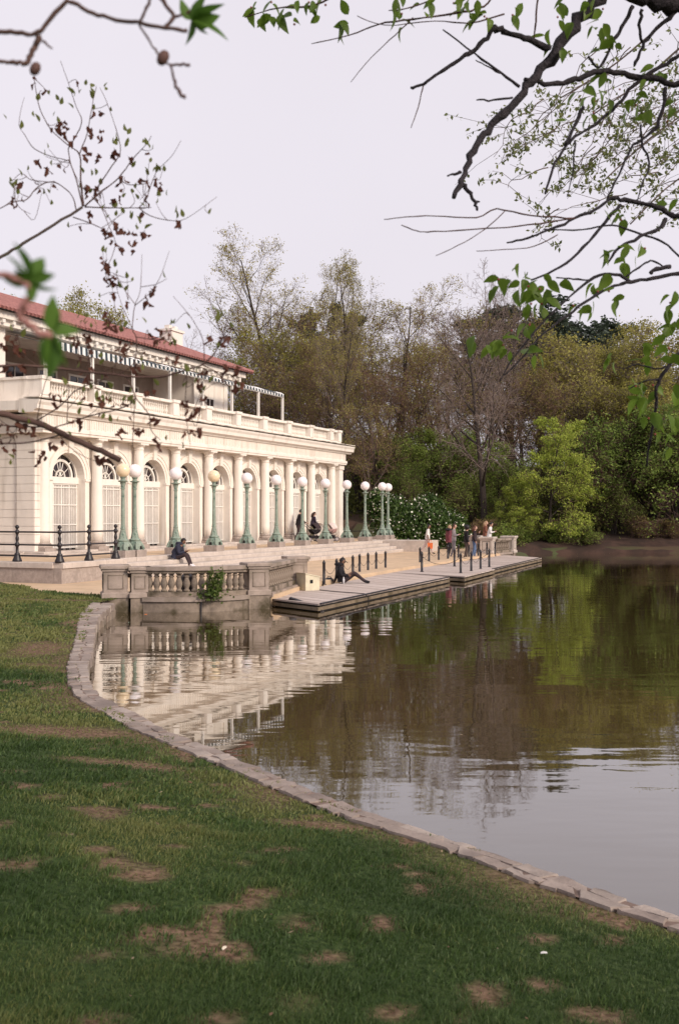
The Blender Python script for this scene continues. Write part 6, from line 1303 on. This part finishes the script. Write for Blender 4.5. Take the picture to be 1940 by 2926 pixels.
for (px, py) in gr_:
    for k in range(rs.choice([1, 2])): dt.leaf(bud[rs.randint(3)], px + rs.normal(0, 3), py + rs.normal(6, 4), rs.uniform(18, 29), (rs.normal(0, .45), rs.normal(0, .4), 1), rs.uniform(-3, 3), .02)

lines = [l for l, r_ in dt.lines if r_ < 6]; tot = len(br) * 2
for k in range(95):                                    # short side twigs ending in a bud and a few withered leaves
    l = lines[rs.randint(len(lines))]; i = rs.randint(0, len(l) - 1); t = rs.rand(); x = l[i][0] + (l[i + 1][0] - l[i][0]) * t; y = l[i][1] + (l[i + 1][1] - l[i][1]) * t
    if x < -5 or x > 700: continue
    a = rs.uniform(0, 6.28); L_ = rs.uniform(28, 80); q = [(x, y), (x + L_ * .5 * math.cos(a) + rs.normal(0, 5), y - L_ * .5 * math.sin(a) * .9 + 3), (x + L_ * math.cos(a), y - L_ * abs(math.sin(a)) * (1 if rs.rand() < .6 else -1))]
    dt.branch(q, 1.2, .6, knob=.05); ex, ey = q[-1]
    dt.leaf(bud[rs.randint(3)], ex, ey + 2, rs.uniform(14, 24), (rs.normal(0, .45), rs.normal(0, .4), 1), rs.uniform(-3, 3), .01)
    if rs.rand() < .75: dt.leaf(ded[rs.randint(4)], q[1][0] + rs.normal(0, 4), q[1][1] + 4, rs.uniform(14, 26), (rs.normal(0, .5), rs.normal(0, .5), -1), rs.uniform(-3, 3), .01)

# ---- very near budding twigs at the top left
nt_ = Bough('budding_tree', (-1.5, .15, 1.0), 'near blurred twigs with buds and opening green leaves at the top corner', 1.55, .0, [(-1.5, .15, .9), (-1.45, .2, 2.4), (-1.3, .35, 3.5)], [.06, .05, .04], M_twig)
B = nt_.branch
B([(-120, 88)] + U((0, 205), (120, 208), (230, 215), (290, 170), (430, 15), (560, 70), (700, 115), (890, 145), (1060, 180), (1200, 195)), 7, 5.5, None, True, .06)
B(U((430, 15), (425, -60)), 6, 6); B(U((245, 225), (215, 310), (185, 390), (120, 405), (60, 405), (0, 390)) + [(-60, 165)], 9, 4); B(U((280, 265), (335, 310)), 4, 2.5); B(U((890, 145), (940, 50), (975, -40)), 4.5, 4); B(U((890, 150), (960, 270), (1020, 350), (1060, 395), (1097, 417)), 3.6, 3)
B(U((1060, 180), (1110, 110), (1060, 30), (1000, -40)), 6, 8); B(U((1110, 110), (1180, 95), (1230, 70)), 4, 4, M_redtw)
for c_, r_ in (((228, 440), 15), ((1045, 370), 17)):
    p = Vector(nt_.at(c_[0] * .4464, c_[1] * .4464)); k = nt_.d0 / FPX; put('bud', MB().sphere((0, 0, 0), r_ * k, 10, 8, 0, (1, 1, 1.35)).mesh('bud', True), mat('bud_scale', (.13, .07, .06), .8), nt_.root, mat=nt_.inv @ Matrix.Translation(p) @ Matrix.Rotation(.5, 4, 'Y'))
B(U((1085, 415), (1150, 410), (1215, 414)), 3.2, 4.5, M_redtw); B(U((1095, 415), (1115, 500), (1140, 570), (1182, 632)), 3.5, 6, M_redtw)
nl = []
for k in range(3): me = leaf_shape(7, .24 + .03 * k, .35, .15 * k).mesh('near_leaf', True); me.materials.append(L_near); nl.append(me)
for i, (x, y) in enumerate(((1450, 45), (1475, 222), (1220, 285), (1330, -20), (1150, 0), (1420, 110), (1345, 240), (1270, 20), (1300, 200))):
    a = np.array(nt_.at(1225 * .4464, 130 * .4464)); b = np.array(nt_.at(x * .4464, y * .4464)); nt_.leaf(nl[i % 3], 1225 * .4464, 130 * .4464, np.linalg.norm(b - a) * FPX / nt_.d0, b - a + np.array([0, .01 * (i % 3 - 1), 0]), .5 * i, .0)
# second shoot, nearer still, lower left
ns_ = Bough('budding_shoot', (-.95, .1, 1.05), 'very blurred pinkish shoot with green leaves before the red roof', .85, .0, [(-.95, .1, 1.0), (-.9, .15, 2.2), (-.75, .3, 2.75)], [.03, .025, .018], M_redtw)
M_pink = mat('pink_shoot', (.34, .16, .14), .7, .15, 20)
ns_.branch([(-130, 760), (-40, 770), (10, 785), (60, 800), (89, 842), (66, 882), (64, 909), (107, 953), (146, 964)], 7, 13, M_pink, True)
def tuft(cx, cy, tips, i0=0):
    for i, (x, y) in enumerate(tips):
        a = np.array(ns_.at(cx, cy)); b = np.array(ns_.at(x, y)) + np.array([0, .006 * ((i + i0) % 3 - 1), 0]); ns_.leaf(nl[(i + i0) % 3], cx, cy, np.linalg.norm(b - a) * FPX / ns_.d0, b - a, .6 * i, .0)
tuft(88, 800, ((20, 730), (55, 690), (120, 720), (165, 790), (40, 770), (150, 840), (100, 870), (5, 800), (80, 740))); tuft(150, 950, ((158, 845), (150, 1085), (225, 930), (130, 1050), (182, 1050), (175, 880), (160, 1070)))
